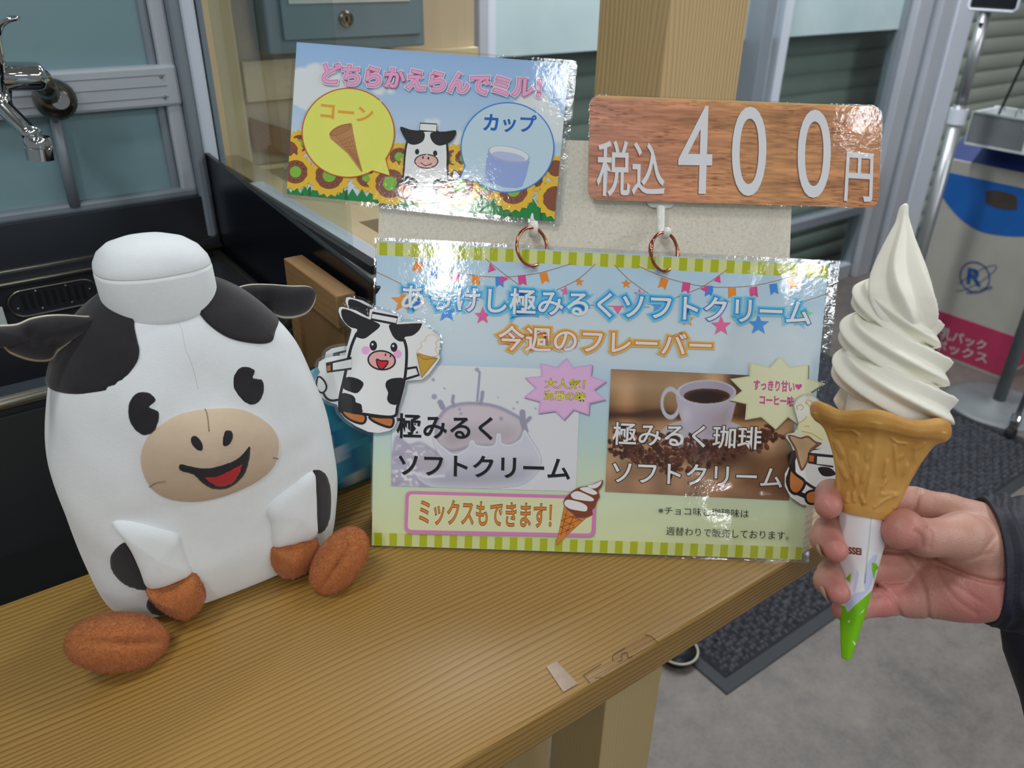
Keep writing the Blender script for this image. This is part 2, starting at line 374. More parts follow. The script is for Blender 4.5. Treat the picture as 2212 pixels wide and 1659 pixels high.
for x0, x1 in ((1.315, 2.345), (2.445, 2.50), (2.545, 3.27)):
    box_obj('glass_pane', (x0, 1.905, 0.07), (x1, 1.909, 2.2), 'window_glass', d1)
    box_obj('frosted_film', (x0, 1.90, 1.04), (x1, 1.903, 2.2), 'frosted_pale', d1, label='frosted pale blue upper film')

# ---- plywood wall with battens and the electrical box
pw = sthing('wall_plywood', (0.52, 1.1, 0))
box_obj('panel', (0.27, 1.10, 0), (0.727, 1.13, 2.3), 'ply_panel', pw)
box_obj('post', (0.304, 1.06, 0.95), (0.350, 1.10, 2.3), 'ply_cream', pw, bevel=0.001)
box_obj('batten', (0.362, 1.085, 1.118), (0.725, 1.10, 1.168), 'ply_cream', pw, bevel=0.001)
box_obj('batten', (0.362, 1.085, 0.95), (0.725, 1.10, 1.035), 'ply_cream', pw, bevel=0.001)
mb = MB(); mb.prism([(0.36, 1.083, 1.06), (0.36, 1.083, 1.10), (0.52, 1.083, 1.035), (0.52, 1.083, 1.02)], (0, -0.004, 0)); mb.build('brace', 'crate_wood', pw)
eb = thing('electrical_box', 'grey metal electrical box with a round key lock on the plywood wall', 'electrical box', (0.52, 1.085, 1.17))
box_obj('body', (0.380, 1.035, 1.180), (0.603, 1.085, 1.60), 'grey_box', eb, bevel=0.003)
box_obj('cover_door', (0.400, 1.029, 1.196), (0.595, 1.035, 1.58), 'grey_box', eb, bevel=0.001)
MB().lathe([(0.0001, 0), (0.0095, 0), (0.0095, 0.003), (0.007, 0.005), (0.0055, 0.003), (0.0001, 0.003)], (0.484, 1.029, 1.218), (0, -1, 0)).build('lock', 'steel_edge', eb, smooth='auto')
box_obj('keyhole', (0.4832, 1.0245, 1.215), (0.4848, 1.0262, 1.221), 'void_black', eb)
box_obj('notice', (0.410, 1.0275, 1.2365), (0.578, 1.0288, 1.40), 'white_label', eb, label='white paper notice taped to the box cover')

# ---- frosted window with rail behind the sink (y = .86)
w1 = sthing('window_1', (0.0, 0.86, 1.05))
Y1 = 0.87
box_obj('frosted_pane', (-0.45, Y1, 1.077), (0.200, Y1 + 0.008, 1.162), 'frosted_glass', w1)
box_obj('frosted_pane', (-0.45, Y1, 1.19), (0.200, Y1 + 0.008, 1.9), 'frosted_glass', w1)
vbar('rail', -0.45, 0.222, Y1 - 0.012, Y1 + 0.01, 1.159, 1.197, 'alu', w1)
for z in (1.168, 1.178, 1.188): box_obj('groove', (-0.45, Y1 - 0.0125, z), (0.21, Y1 - 0.011, z + 0.0007), 'alu_dark', w1)
for z in (1.168, 1.187): MB().lathe([(0.0001, 0), (0.0022, 0), (0.0018, 0.0012), (0.0001, 0.0015)], (0.206, Y1 - 0.012, z), (0, -1, 0), n=12).build('screw', 'chrome', w1, smooth='auto')
vbar('stile', 0.1985, 0.207, Y1 - 0.004, Y1 + 0.01, 1.07, 1.9, 'alu_dark', w1)
vbar('stile', 0.207, 0.222, Y1 - 0.009, Y1 + 0.01, 1.07, 1.9, 'alu', w1)
vbar('stile', 0.222, 0.232, Y1 - 0.020, Y1 + 0.02, 0.99, 1.9, 'alu_dark', w1)
vbar('rail', -0.45, 0.222, Y1 - 0.010, Y1 + 0.01, 1.068, 1.078, 'alu_dark', w1)
vbar('post', 0.2325, 0.2475, Y1 - 0.016, Y1 + 0.03, 0.99, 1.9, 'alu_white', w1)

# ---- side glazing (plane x = .272) on a dark half wall
struct(box_obj('wall_middle', (0.245, 0.555, 0), (0.300, 0.885, 1.052), 'panel_dark'))
w2 = sthing('window_2', (0.27, 0.7, 1.05))
box_obj('sill', (0.245, 0.555, 1.052), (0.300, 0.885, 1.068), 'alu', w2, bevel=0.002)
box_obj('gasket', (0.266, 0.555, 1.068), (0.276, 0.885, 1.075), 'rubber', w2)
box_obj('glass_pane', (0.269, 0.60, 1.075), (0.273, 0.885, 2.0), 'window_glass', w2)
vbar('post', 0.2477, 0.257, 0.885, 0.905, 1.052, 2.0, 'rubber', w2); vbar('post', 0.257, 0.264, 0.885, 0.905, 1.052, 2.0, 'alu_dark', w2)
box_obj('ledge', (0.300, 0.58, 1.045), (0.332, 1.06, 1.060), 'sill_wood', w2, bevel=0.001)
box_obj('shelf_board', (0.332, 0.80, 1.015), (0.62, 1.085, 1.030), 'sill_wood', w2)

bo = MB(); bo.prism([(0.2335, 0.898, 0.60), (0.2335, 0.898, 1.115), (0.2335, 0.863, 1.1125), (0.2335, 0.482, 1.0885), (0.2335, 0.482, 1.040), (0.2335, 0.508, 1.036), (0.2335, 0.508, 0.60)], (0.005, 0, 0))
props(bo.build('splash_board', 'black_board', bevel=0.001), 'glossy black partition board with sloping top edge beside the sink', 'board')

# ---- the sink
sk = thing('sink', 'dark stainless steel sink with pale rounded front rim behind the wooden counter', 'sink', (0, 0.72, 0.9))
SZ = 1.013
m = MB(); m.box((-0.45, 0.606, 0.60), (0.232, 0.612, 1.0)); m.build('front_panel', 'panel_dark', sk)
m = MB(); m.tube([(-0.45, 0.612, SZ - 0.004), (0.205, 0.612, SZ - 0.004), (0.222, 0.630, SZ - 0.004), (0.226, 0.65, SZ - 0.004), (0.226, 0.848, SZ - 0.004)], 0.0052, 10); m.build('rim', 'steel_edge', sk, smooth=True)
m = MB(); m.box((-0.45, 0.612, 0.992), (0.224, 0.640, SZ - 0.003)); m.box((0.195, 0.640, 0.992), (0.228, 0.835, SZ - 0.003)); m.build('deck', 'dark_steel', sk, bevel=0.002)
m = MB(); m.tube([(-0.45, 0.842, 1.017), (0.232, 0.842, 1.017)], 0.0028, 8); m.build('back_rim', 'steel_edge', sk, smooth=True)
m = MB(); m.tube([(-0.45, 0.852, 1.026), (0.232, 0.852, 1.026)], 0.0022, 8); m.build('back_rim', 'steel_edge', sk, smooth=True)
m = MB(); m.box((-0.45, 0.845, 0.99), (0.232, 0.858, 1.026)); m.box((-0.45, 0.852, 1.026), (0.232, 0.866, 1.069)); m.build('backsplash', 'dark_steel', sk)
m = MB()
m.add([(-0.45, 0.64, 0.99), (0.195, 0.64, 0.99), (0.195, 0.845, 0.99), (-0.45, 0.845, 0.99), (-0.45, 0.66, 0.885), (0.175, 0.66, 0.885), (0.175, 0.838, 0.89), (-0.45, 0.838, 0.89)],
      [(0, 1, 5, 4), (1, 2, 6, 5), (2, 3, 7, 6), (4, 5, 6, 7), (0, 4, 7, 3)])
m.build('basin', 'dark_steel', sk, fix=False)
def stadium(cx, cz, w, h, y, n=10):
    r = h / 2; pts = []
    for s0, a0 in ((1, -PI / 2), (-1, PI / 2)):
        for a in np.linspace(a0, a0 + PI, n): pts.append((cx + s0 * (w / 2 - r) + r * math.cos(a), y, cz + r * math.sin(a)))
    return pts
ov = MB(); ov.prism(stadium(0.066, 0.996, 0.078, 0.026, 0.8435), (0, -0.002, 0)); op_ = ov.build('overflow_plate', 'dark_steel', sk)
MB().tube(stadium(0.066, 0.996, 0.078, 0.026, 0.841), 0.0011, 6, closed=True).build('bezel', 'steel_edge', op_, smooth=True)
for i in range(9):
    x = 0.040 + i * 0.0065
    s_ = MB(); s_.prism(stadium(0, 0.9975 + 0.002 * (i % 2 == 0) * 0, 0.0032, 0.013, 0), (0, -0.0006, 0))
    s2 = MB(); s2.prism([(x + 0.0016 * math.cos(a), 0.8412, 0.9975 + (0.0062 if math.sin(a) > 0 else -0.0062) + 0.0016 * math.sin(a)) for a in np.linspace(0, 2 * PI, 12, endpoint=False)], (0, -0.0006, 0))
    s2.build('slot', 'void_black', op_)
for x, z in ((0.034, 0.992), (0.052, 1.006), (0.054, 0.988), (0.078, 1.006), (0.080, 0.988), (0.098, 0.998)):
    MB().lathe([(0.0001, 0), (0.0016, 0), (0.0012, 0.001), (0.0001, 0.0012)], (x, 0.8414, z), (0, -1, 0), n=8).build('screw', 'steel_edge', op_, smooth=True)
st = box_obj('sticker', (-0.02, 0.838, 0.972), (0.0215, 0.8392, 0.998), 'white_label'); props(st, 'small pale blue sticker inside the sink at the left picture edge', 'sticker')

# ---- wall tap
fa = thing('tap', 'chrome lever wall tap with angled spout above the sink', 'tap', (0.09, 0.8, 1.18))
A = ony((14, 165), 0.782); B = ony((92, 165), 0.782)
ax = B - A; ln = np.linalg.norm(ax)
MB().lathe([(0.0001, -0.012), (0.009, -0.011), (0.0112, -0.007), (0.0112, ln * 0.85), (0.0105, ln * 0.97), (0.007, ln + 0.002), (0.0001, ln + 0.003)], A, ax).build('body', 'chrome', fa, smooth='auto')
MB().tube([ony((88, 170), 0.785), ony((100, 190), 0.80), ony((112, 212), 0.845)], [0.0085, 0.0085, 0.0085], 14).build('inlet_arm', 'worn_brass', fa, smooth=True)
c = ony((118, 214), 0.848)
MB().lathe([(0.0001, 0.019), (0.006, 0.0188), (0.012, 0.0165), (0.0165, 0.011), (0.0178, 0.004), (0.0175, -0.004), (0.0001, -0.004)], c, (0, -1, 0)).build('flange', 'worn_brass', fa, smooth=True)
c2 = ony((128, 216), 0.826)
MB().lathe([(0.0001, 0.006), (0.003, 0.006), (0.0034, 0.0035), (0.0075, 0.0035), (0.0075, -0.004), (0.0001, -0.004)], c2, (0.1, -1, 0)).build('cap_screw', 'chrome', fa, smooth='auto')
MB().tube([ony((2, 195), 0.775), ony((0, 120), 0.772), ony((-6, 80), 0.77), ony((2, 52), 0.766), ony((20, 41), 0.76), ony((40, 38), 0.757)], [0.006, 0.0052, 0.0042, 0.0045, 0.0042, 0.003], 14, flat=0.6).build('lever', 'chrome', fa, smooth=True)
MB().tube([ony((4, 185), 0.782), ony((6, 215), 0.782), ony((12, 236), 0.778), ony((60, 285), 0.758), ony((76, 296), 0.752)], [0.0075, 0.0062, 0.0068, 0.0068, 0.0074], 16).build('spout', 'chrome', fa, smooth=True)
n0 = ony((80, 292), 0.752); n1 = ony((88, 344), 0.752); dn = n1 - n0; l2 = np.linalg.norm(dn)
MB().lathe([(0.0001, 0), (0.009, 0.001), (0.0104, 0.004), (0.0104, l2 * 0.45), (0.0098, l2 * 0.47), (0.0104, l2 * 0.5), (0.0104, l2), (0.0085, l2), (0.008, l2 * 0.8), (0.0001, l2 * 0.8)], n0, dn).build('aerator', 'chrome', fa, smooth='auto')
props(MB().tube([ony((118, 250), 0.862), ony((162, 446), 0.862)], 0.0052, 10).build('pipe', 'alu_dark', smooth=True), 'thin grey vertical pipe running down below the tap', 'pipe')

# ---- wooden pillar behind the signs
pl = props(box_obj('pillar', (0.6430, 0.62, 0), (0.765, 0.725, CEIL + 0.03), 'oak_post', bevel=0.0015), None, None); struct(pl)

# ---- crate with brown board beside the partition
cr = thing('wooden_crate', 'low wooden crate with brown fibreboard side standing behind the plush toy', 'crate', (0.21, 0.56, 0.92))
box_obj('top_rail', (0.213, 0.506, 1.052), (0.229, 0.604, 1.078), 'crate_wood', cr, bevel=0.001)
box_obj('side_rail', (0.213, 0.588, 0.955), (0.229, 0.604, 1.052), 'crate_wood', cr, bevel=0.001)
box_obj('side_panel', (0.217, 0.506, 0.955), (0.225, 0.588, 1.052), 'mdf', cr)
box_obj('base', (0.10, 0.512, 0.905), (0.229, 0.600, 0.9195), 'kraft_board', cr)
box_obj('divider', (0.13, 0.590, 0.9195), (0.213, 0.600, 0.985), 'kraft_board', cr)
# supporting shelf for crate and bag
struct(box_obj('trim_1', (0.10, 0.510, 0.86), (0.2335, 0.602, 0.905), 'panel_dark'))

# ---- recycling carton box
rb = thing('recycling_box', 'blue, white and red milk-carton-shaped recycling box with an R emblem', 'recycling box', (3.0, 1.17, 0))
y0, y1, x0, x1, zt = 0.982, 1.372, 2.84, 3.22, 0.69
def Bx(name, ya, yb, za, zb, mat, off=0.0): return box_obj(name, (x0 - off, ya, za), (x0 - off + 0.002, yb, zb), mat, rb)
simple('carton_white', S(176, 174, 166, 1.0), 0.55, var=0.03); simple('carton_blue', S(20, 96, 178, 1.0), 0.5, var=0.05)
simple('carton_navy', S(16, 44, 112, 1.0), 0.5); simple('carton_pink', S(178, 52, 92, 1.0), 0.5, var=0.05); simple('carton_print', S(40, 84, 148, 1.0), 0.5)
simple('carton_text', S(196, 188, 190, 1.0), 0.5)
box_obj('carton', (x0, y0, 0.0), (x1, y1, zt), 'carton_white', rb, bevel=0.002)
m = MB(); xm = (x0 + x1) / 2
m.prism([(x0 + 0.01, y0, zt), (x1 - 0.01, y0, zt), (xm, y0, zt + 0.15)], (0, y1 - y0, 0)); m.build('gable', 'carton_navy', rb)
m = MB(); pts = [(x0 - 0.0015, y1, zt - 0.045), (x0 - 0.0015, y0, zt - 0.045)]
pts += [tuple(onx(q, x0 - 0.0015)) for q in catmull([(2260, 512), (2235, 513), (2212, 511), (2175, 510), (2128, 503), (2100, 491), (2075, 473), (2055, 452), (2036, 425), (2022, 395)], 3, False)]
pts = [p for p in pts if y0 <= p[1] <= y1 + 1e-6]; 
m.prism(pts, (0.001, 0, 0)); m.build('blue_print', 'carton_blue', rb)
Bx('pink_print', y0, y1, 0.012, 0.165, 'carton_pink', 0.0015)
box_obj('side_print', (x0 + 0.003, y0 - 0.0012, 0.012), (x1, y0, 0.165), 'carton_pink', rb)
simple('hole_dark', S(66, 58, 54), 0.8)
hl = MB(); hl.prism([tuple(onx((2163 + 34 * max(-1, min(1, 1.35 * math.cos(a))) , 432 + 19 * math.sin(a) + 9 * math.cos(a)), x0 - 0.003)) for a in np.linspace(0, 2 * PI, 24, endpoint=False)], (0.003, 0, 0)); hl.build('hand_hole', 'hole_dark', rb, label='dark oval hand hole')

# ---- poles, bases, hook tray at the right
p1 = thing('sign_stand', 'tall grey pole stand with joint collar carrying a dark framed board', 'sign stand', (2.6, 1.255, 0))
MB().tube([(2.6, 1.255, 0.0), (2.6, 1.255, 0.90)], 0.0205, 16).build('lower_pole', 'pole_grey', p1, smooth=True)
MB().tube([(2.6, 1.255, 0.88), (2.6, 1.255, 1.165)], 0.0165, 16).build('upper_pole', 'pole_grey', p1, smooth=True)
MB().lathe([(0.018, 0), (0.026, 0), (0.026, 0.045), (0.018, 0.045)], (2.6, 1.255, 0.845), n=24).build('collar', 'alu_white', p1, smooth='auto')
MB().lathe([(0.0001, 0.018), (0.03, 0.018), (0.085, 0.008), (0.09, 0), (0.0001, 0)], (2.6, 1.255, 0.0), n=40).build('base', 'grey_paint', p1, smooth=True)
box_obj('board', (2.585, 1.165, 1.165), (2.605, 1.300, 1.40), 'black_board', p1, bevel=0.008)
MB().tube([(2.583, 1.165, 1.40), (2.583, 1.163, 1.172), (2.583, 1.172, 1.163), (2.583, 1.293, 1.163), (2.583, 1.302, 1.172), (2.583, 1.302, 1.40)], 0.004, 8).build('board_frame', 'alu_white', p1, smooth=True)
MB().lathe([(0.0001, 0), (0.006, 0), (0.006, 0.004), (0.0001, 0.005)], (2.5835, 1.25, 1.125), (-1, 0, 0), n=12).build('screw', 'rubber', p1, smooth='auto')
p2 = thing('pole_stand', 'grey metal pole on a round weighted base in front of the recycling box', 'pole stand', (2.64, 0.88, 0))
MB().lathe([(0.0001, 0.026), (0.028, 0.025), (0.034, 0.016), (0.14, 0.010), (0.158, 0.004), (0.16, 0), (0.0001, 0)], (2.64, 0.895, 0), n=48).build('base', 'grey_paint', p2, smooth=True)
MB().tube([(2.64, 0.895, 0.0), (2.64, 0.895, 1.2)], 0.019, 16).build('pole', 'grey_paint', p2, smooth=True)
p3 = thing('caster_stand', 'thin pole with chrome spring collar and black caster at the right edge', 'stand', (2.47, 0.775, 0))
MB().tube([(2.47, 0.775, 0.05), (2.50, 0.760, 0.9)], 0.008, 12).build('pole', 'grey_paint', p3, smooth=True)
MB().lathe([(0.0001, 0), (0.015, 0), (0.015, 0.02), (0.012, 0.022), (0.015, 0.026), (0.012, 0.03), (0.015, 0.034), (0.012, 0.038), (0.0001, 0.04)], (2.47, 0.775, 0.045), n=20).build('spring_collar', 'chrome', p3, smooth='auto')
MB().lathe([(0.0001, -0.012), (0.014, -0.012), (0.021, -0.006), (0.021, 0.006), (0.014, 0.012), (0.0001, 0.012)], (2.465, 0.775, 0.0215), (0.3, 1, 0), n=20).build('caster', 'rubber', p3, smooth='auto')
MB().box((2.455, 0.765, 0.02), (2.482, 0.785, 0.05)).build('fork', 'steel_edge', p3, bevel=0.002)
hb = thing('hook_tray', 'grey open tray holding small wire hooks above the recycling box', 'tray', (2.86, 1.2, 0.77))
def quadb(p, t): return p
ta, tb = (2.77, 1.285), (2.77, 1.02)
box_obj('front_wall', (2.765, 1.04, 0.765), (2.773, 1.290, 0.855), 'grey_paint', hb, bevel=0.002)
box_obj('back_wall', (2.90, 1.04, 0.765), (2.908, 1.290, 0.868), 'white_label', hb, bevel=0.002)
box_obj('side_wall', (2.765, 1.284, 0.765), (2.908, 1.292, 0.862), 'white_label', hb, bevel=0.002)
box_obj('tray_floor', (2.765, 1.04, 0.760), (2.908, 1.29, 0.768), 'white_label', hb)
MB().tube([(2.769, 1.04, 0.857), (2.769, 1.288, 0.857)], 0.006, 8).build('lip', 'grey_paint', hb, smooth=True)
box_obj('bracket', (2.75, 1.05, 0.70), (2.765, 1.07, 0.765), 'grey_paint', hb)
props(MB().tube([(2.80, 1.225, 0.86), (2.80, 1.198, 1.02), (2.80, 1.178, 1.16), (2.80, 1.165, 1.35)], 0.004, 8).build('cord', 'cord_black', smooth=True), 'thin black cord hanging down into the grey hook tray', 'cord')
for i, (yy, cc) in enumerate(((1.225, 'red'), (1.175, 'red'), (1.13, 'green'))):
    m = MB(); m.tube([(2.80, yy, 0.772), (2.80, yy, 0.872), (2.80, yy - 0.006, 0.885), (2.80, yy - 0.013, 0.882), (2.80, yy - 0.014, 0.872)], 0.0015, 6)
    h = m.build('wire_hook', 'cord_black', smooth=True)
    props(h, ('small dark wire hook in the grey tray nearest the cord', 'middle dark wire hook in the grey tray', 'small wire hook at the right end of the grey tray')[i], 'hook', 'hooks in the grey tray')
ws = thing('price_holder', 'white plastic holder with blue top and printed panel at the upper right edge', 'sign', (2.7, 1.09, 0.95))
box_obj('panel', (2.70, 1.02, 0.84), (2.712, 1.10, 1.075), 'white_label', ws, bevel=0.006)
box_obj('blue_label', (2.6988, 1.02, 1.045), (2.7, 1.093, 1.068), 'carton_blue', ws)
box_obj('foot', (2.712, 1.03, 0.77), (2.716, 1.09, 0.9), 'white_label', ws)

# ---- the ribbed door mat
mt = thing('door_mat', 'dark grey looped entrance mat with black rubber border on the floor', 'mat', (1.75, 1.08, 0))
MX0, MX1, MY0, MY1 = 1.006, 2.498, 0.629, 1.53
box_obj('rubber_border', (MX0, MY0, 0), (MX1, MY1, 0.004), 'mat_rim', mt, bevel=0.001)
box_obj('backing', (MX0 + 0.028, MY0 + 0.028, 0.004), (MX1 - 0.028, MY1 - 0.028, 0.0055), 'mat_base', mt)
px_ = 0.0115; nx_ = int((MX1 - MX0 - 0.07) / px_); ny_ = int((MY1 - MY0 - 0.07) / px_)
I, J = np.meshgrid(np.arange(nx_), np.arange(ny_), indexing='ij'); I = I.ravel(); J = J.ravel()
keep = ((I * 1 + J * 2) % 4) != 0
I, J = I[keep], J[keep]; N = len(I)
cx = MX0 + 0.038 + I * px_ + rng.normal(0, 0.0010, N); cy = MY0 + 0.038 + J * px_ + rng.normal(0, 0.0010, N); hh = 0.0105 + rng.normal(0, 0.0012, N)
rw = 0.0046 + rng.normal(0, 0.0004, N); tx = rng.normal(0, 0.0012, N)
Vv = np.zeros((N, 8, 3))
for q, (sx, sy, top) in enumerate([(-1, -1, 0), (1, -1, 0), (1, 1, 0), (-1, 1, 0), (-.6, -.6, 1), (.6, -.6, 1), (.6, .6, 1), (-.6, .6, 1)]):
    Vv[:, q, 0] = cx + sx * rw + top * tx; Vv[:, q, 1] = cy + sy * rw; Vv[:, q, 2] = 0.0055 + (hh - 0.0055) * top
Fq = np.array([(4, 5, 6, 7), (0, 1, 5, 4), (1, 2, 6, 5), (2, 3, 7, 6), (3, 0, 4, 7)])
Fa = (np.arange(N)[:, None, None] * 8 + Fq[None]).reshape(-1, 4)
me = bpy.data.meshes.new('pile_loops'); me.from_pydata((Vv.reshape(-1, 3) - BASE[mt.name]).tolist(), [], Fa.tolist())
o = link('pile_loops', me, 'mat_loop', mt, smooth=True); o['kind'] = 'stuff'
dd = thing('round_dish', 'small round black dish with a pale rim on the floor by the mat corner', 'dish', (1.0, 0.745, 0))
MB().lathe([(0.0001, 0.006), (0.030, 0.008), (0.0375, 0.02), (0.040, 0.022), (0.042, 0.018), (0.034, 0.0), (0.0001, 0.0)], (0.998, 0.757, 0), n=32).build('bowl', 'black_board', dd, smooth=True)
MB().tube([(0.998 + 0.0408 * math.cos(a), 0.757 + 0.0408 * math.sin(a), 0.0205) for a in np.linspace(0, 2 * PI, 32, endpoint=False)], 0.0022, 6, closed=True).build('rim', 'pale_rim', dd, smooth=True)

# ================================================================ the counter
tb_ = thing('counter', 'narrow golden pine counter board with worn front edge on wooden legs', 'counter', (0.1, 0.37, 0))
def rounded_board(name, x0, x1, y0, y1, z0, z1, r, mat, par):
    prof = []
    for cy_, cz_, a0 in ((y0 + r, z1 - r, PI / 2), (y0 + r, z0 + r, PI), (y1 - r, z0 + r, 1.5 * PI), (y1 - r, z1 - r, 0)):
        for a in np.linspace(a0, a0 + PI / 2, 5): prof.append((cy_ + r * math.cos(a), cz_ + r * math.sin(a)))
    P = np.array([[(x, a, b) for a, b in prof] for x in (x0, x1)])
    return MB().grid(P, closed_v=True, cap0=True, cap1=True).build(name, mat, par, smooth='auto')
TY0, TY1, TX1 = 0.2345, 0.504, 0.492
rounded_board('top', -0.75, TX1, TY0, TY1, TZ - 0.0265, TZ, 0.0026, 'pine', tb_)
box_obj('leg', (0.306, 0.290, 0), (0.366, 0.350, TZ - 0.0265), 'pale_post', tb_, bevel=0.001)
box_obj('leg', (0.306, 0.42, 0), (0.366, 0.48, TZ - 0.0265), 'pale_post', tb_, bevel=0.001)
box_obj('apron', (-0.7, 0.385, 0.70), (0.306, 0.405, TZ - 0.0265), 'pale_post', tb_)
box_obj('leg', (-0.70, 0.290, 0), (-0.64, 0.350, TZ - 0.0265), 'pale_post', tb_, bevel=0.001)
# tape scraps left on the board
simple('tape_brown', S(150, 122, 92, 1.0), 0.3, var=0.08, vs=200)
tp = [onz(p, TZ + 0.0004) for p in crop(700, 1150, 2.989, [(1435, 868), (1500, 832), (1640, 978), (1545, 1032)])]
props(MB().prism(tp, (0, 0, 0.0001)).build('tape_scrap', 'tape_brown'), 'brown translucent tape scrap stuck near the counter front edge', 'tape')
t2 = [onz(p, TZ + 0.0004) for p in crop(700, 1150, 2.989, [(1680, 960), (1780, 880), (1860, 830), (1900, 760), (2080, 655), (2150, 700), (2060, 770), (1950, 850), (1800, 930), (1720, 975)])]
m_clear('tape_clear', 1.35, (0.95, 0.93, 0.9, 1), rough=0.3)
props(MB().prism(t2, (0, 0, 0.00008)).build('tape_residue', 'tape_clear'), 'clear ragged tape residue along the counter front edge', 'tape')
m = MB()
for pth in ([(1670, 925), (1740, 880), (1790, 850)], [(1865, 830), (1870, 790), (1945, 745)], [(1895, 835), (1925, 820), (1920, 790), (1955, 775), (1965, 810), (1995, 800)], [(2075, 658), (2110, 670), (2150, 705), (2155, 715)], [(1750, 940), (1800, 938)], [(1680, 930), (1720, 975)]):
    for _ in range(1):
        P = [onz(q, TZ + 0.0006) for q in catmull(crop(700, 1150, 2.989, pth), 4, False)]
        m.tube(P, 0.00016, 5)
simple('grime', S(70, 50, 36), 0.8); res = m.build('tape_grime', 'grime'); props(res, 'thin dark grime lines around the clear tape residue', 'tape')
# ================================================================ printed sheets
_bl, _br = onz((799, 1180), TZ + 0.0008), onz((1745, 1215), TZ + 0.0008)
P_EX = (_br - _bl) / np.linalg.norm(_br - _bl); _hz = np.array([-P_EX[1], P_EX[0], 0.0])
def _lean(a):
    ey = math.cos(a) * np.array([0, 0, 1.0]) + math.sin(a) * _hz; n = np.cross(P_EX, ey); out = []
    for q, b in (((810, 513), _bl), ((1813, 564), _br)):
        r = ray(*q); out.append(EYE + r * (((b - EYE) @ n) / (r @ n)))
    return ey, n, out, (np.linalg.norm(out[0] - _bl) + np.linalg.norm(out[1] - _br)) / 2
_best = (0, math.radians(27))                    # the board leans back about 27 degrees
P_EY, P_N, _o, _ = _lean(_best[1]); PT = _o[0]
_cu = {}
def text_tris(body, off):
    key = (body, round(off, 4))
    if key not in _cu:
        cu = bpy.data.curves.new('t', 'FONT'); cu.body = body; cu.offset = off; cu.resolution_u = 6; cu.size = 1
        o = bpy.data.objects.new('t', cu); COL.objects.link(o); bpy.context.view_layer.update()
        me = bpy.data.meshes.new_from_object(o.evaluated_get(bpy.context.evaluated_depsgraph_get()))
        V = np.zeros(len(me.vertices) * 3); me.vertices.foreach_get('co', V); F = [tuple(p.vertices) for p in me.polygons]
        _cu[key] = (V.reshape(-1, 3)[:, :2], F)
        bpy.data.objects.remove(o); bpy.data.meshes.remove(me); bpy.data.curves.remove(cu)
    return _cu[key]
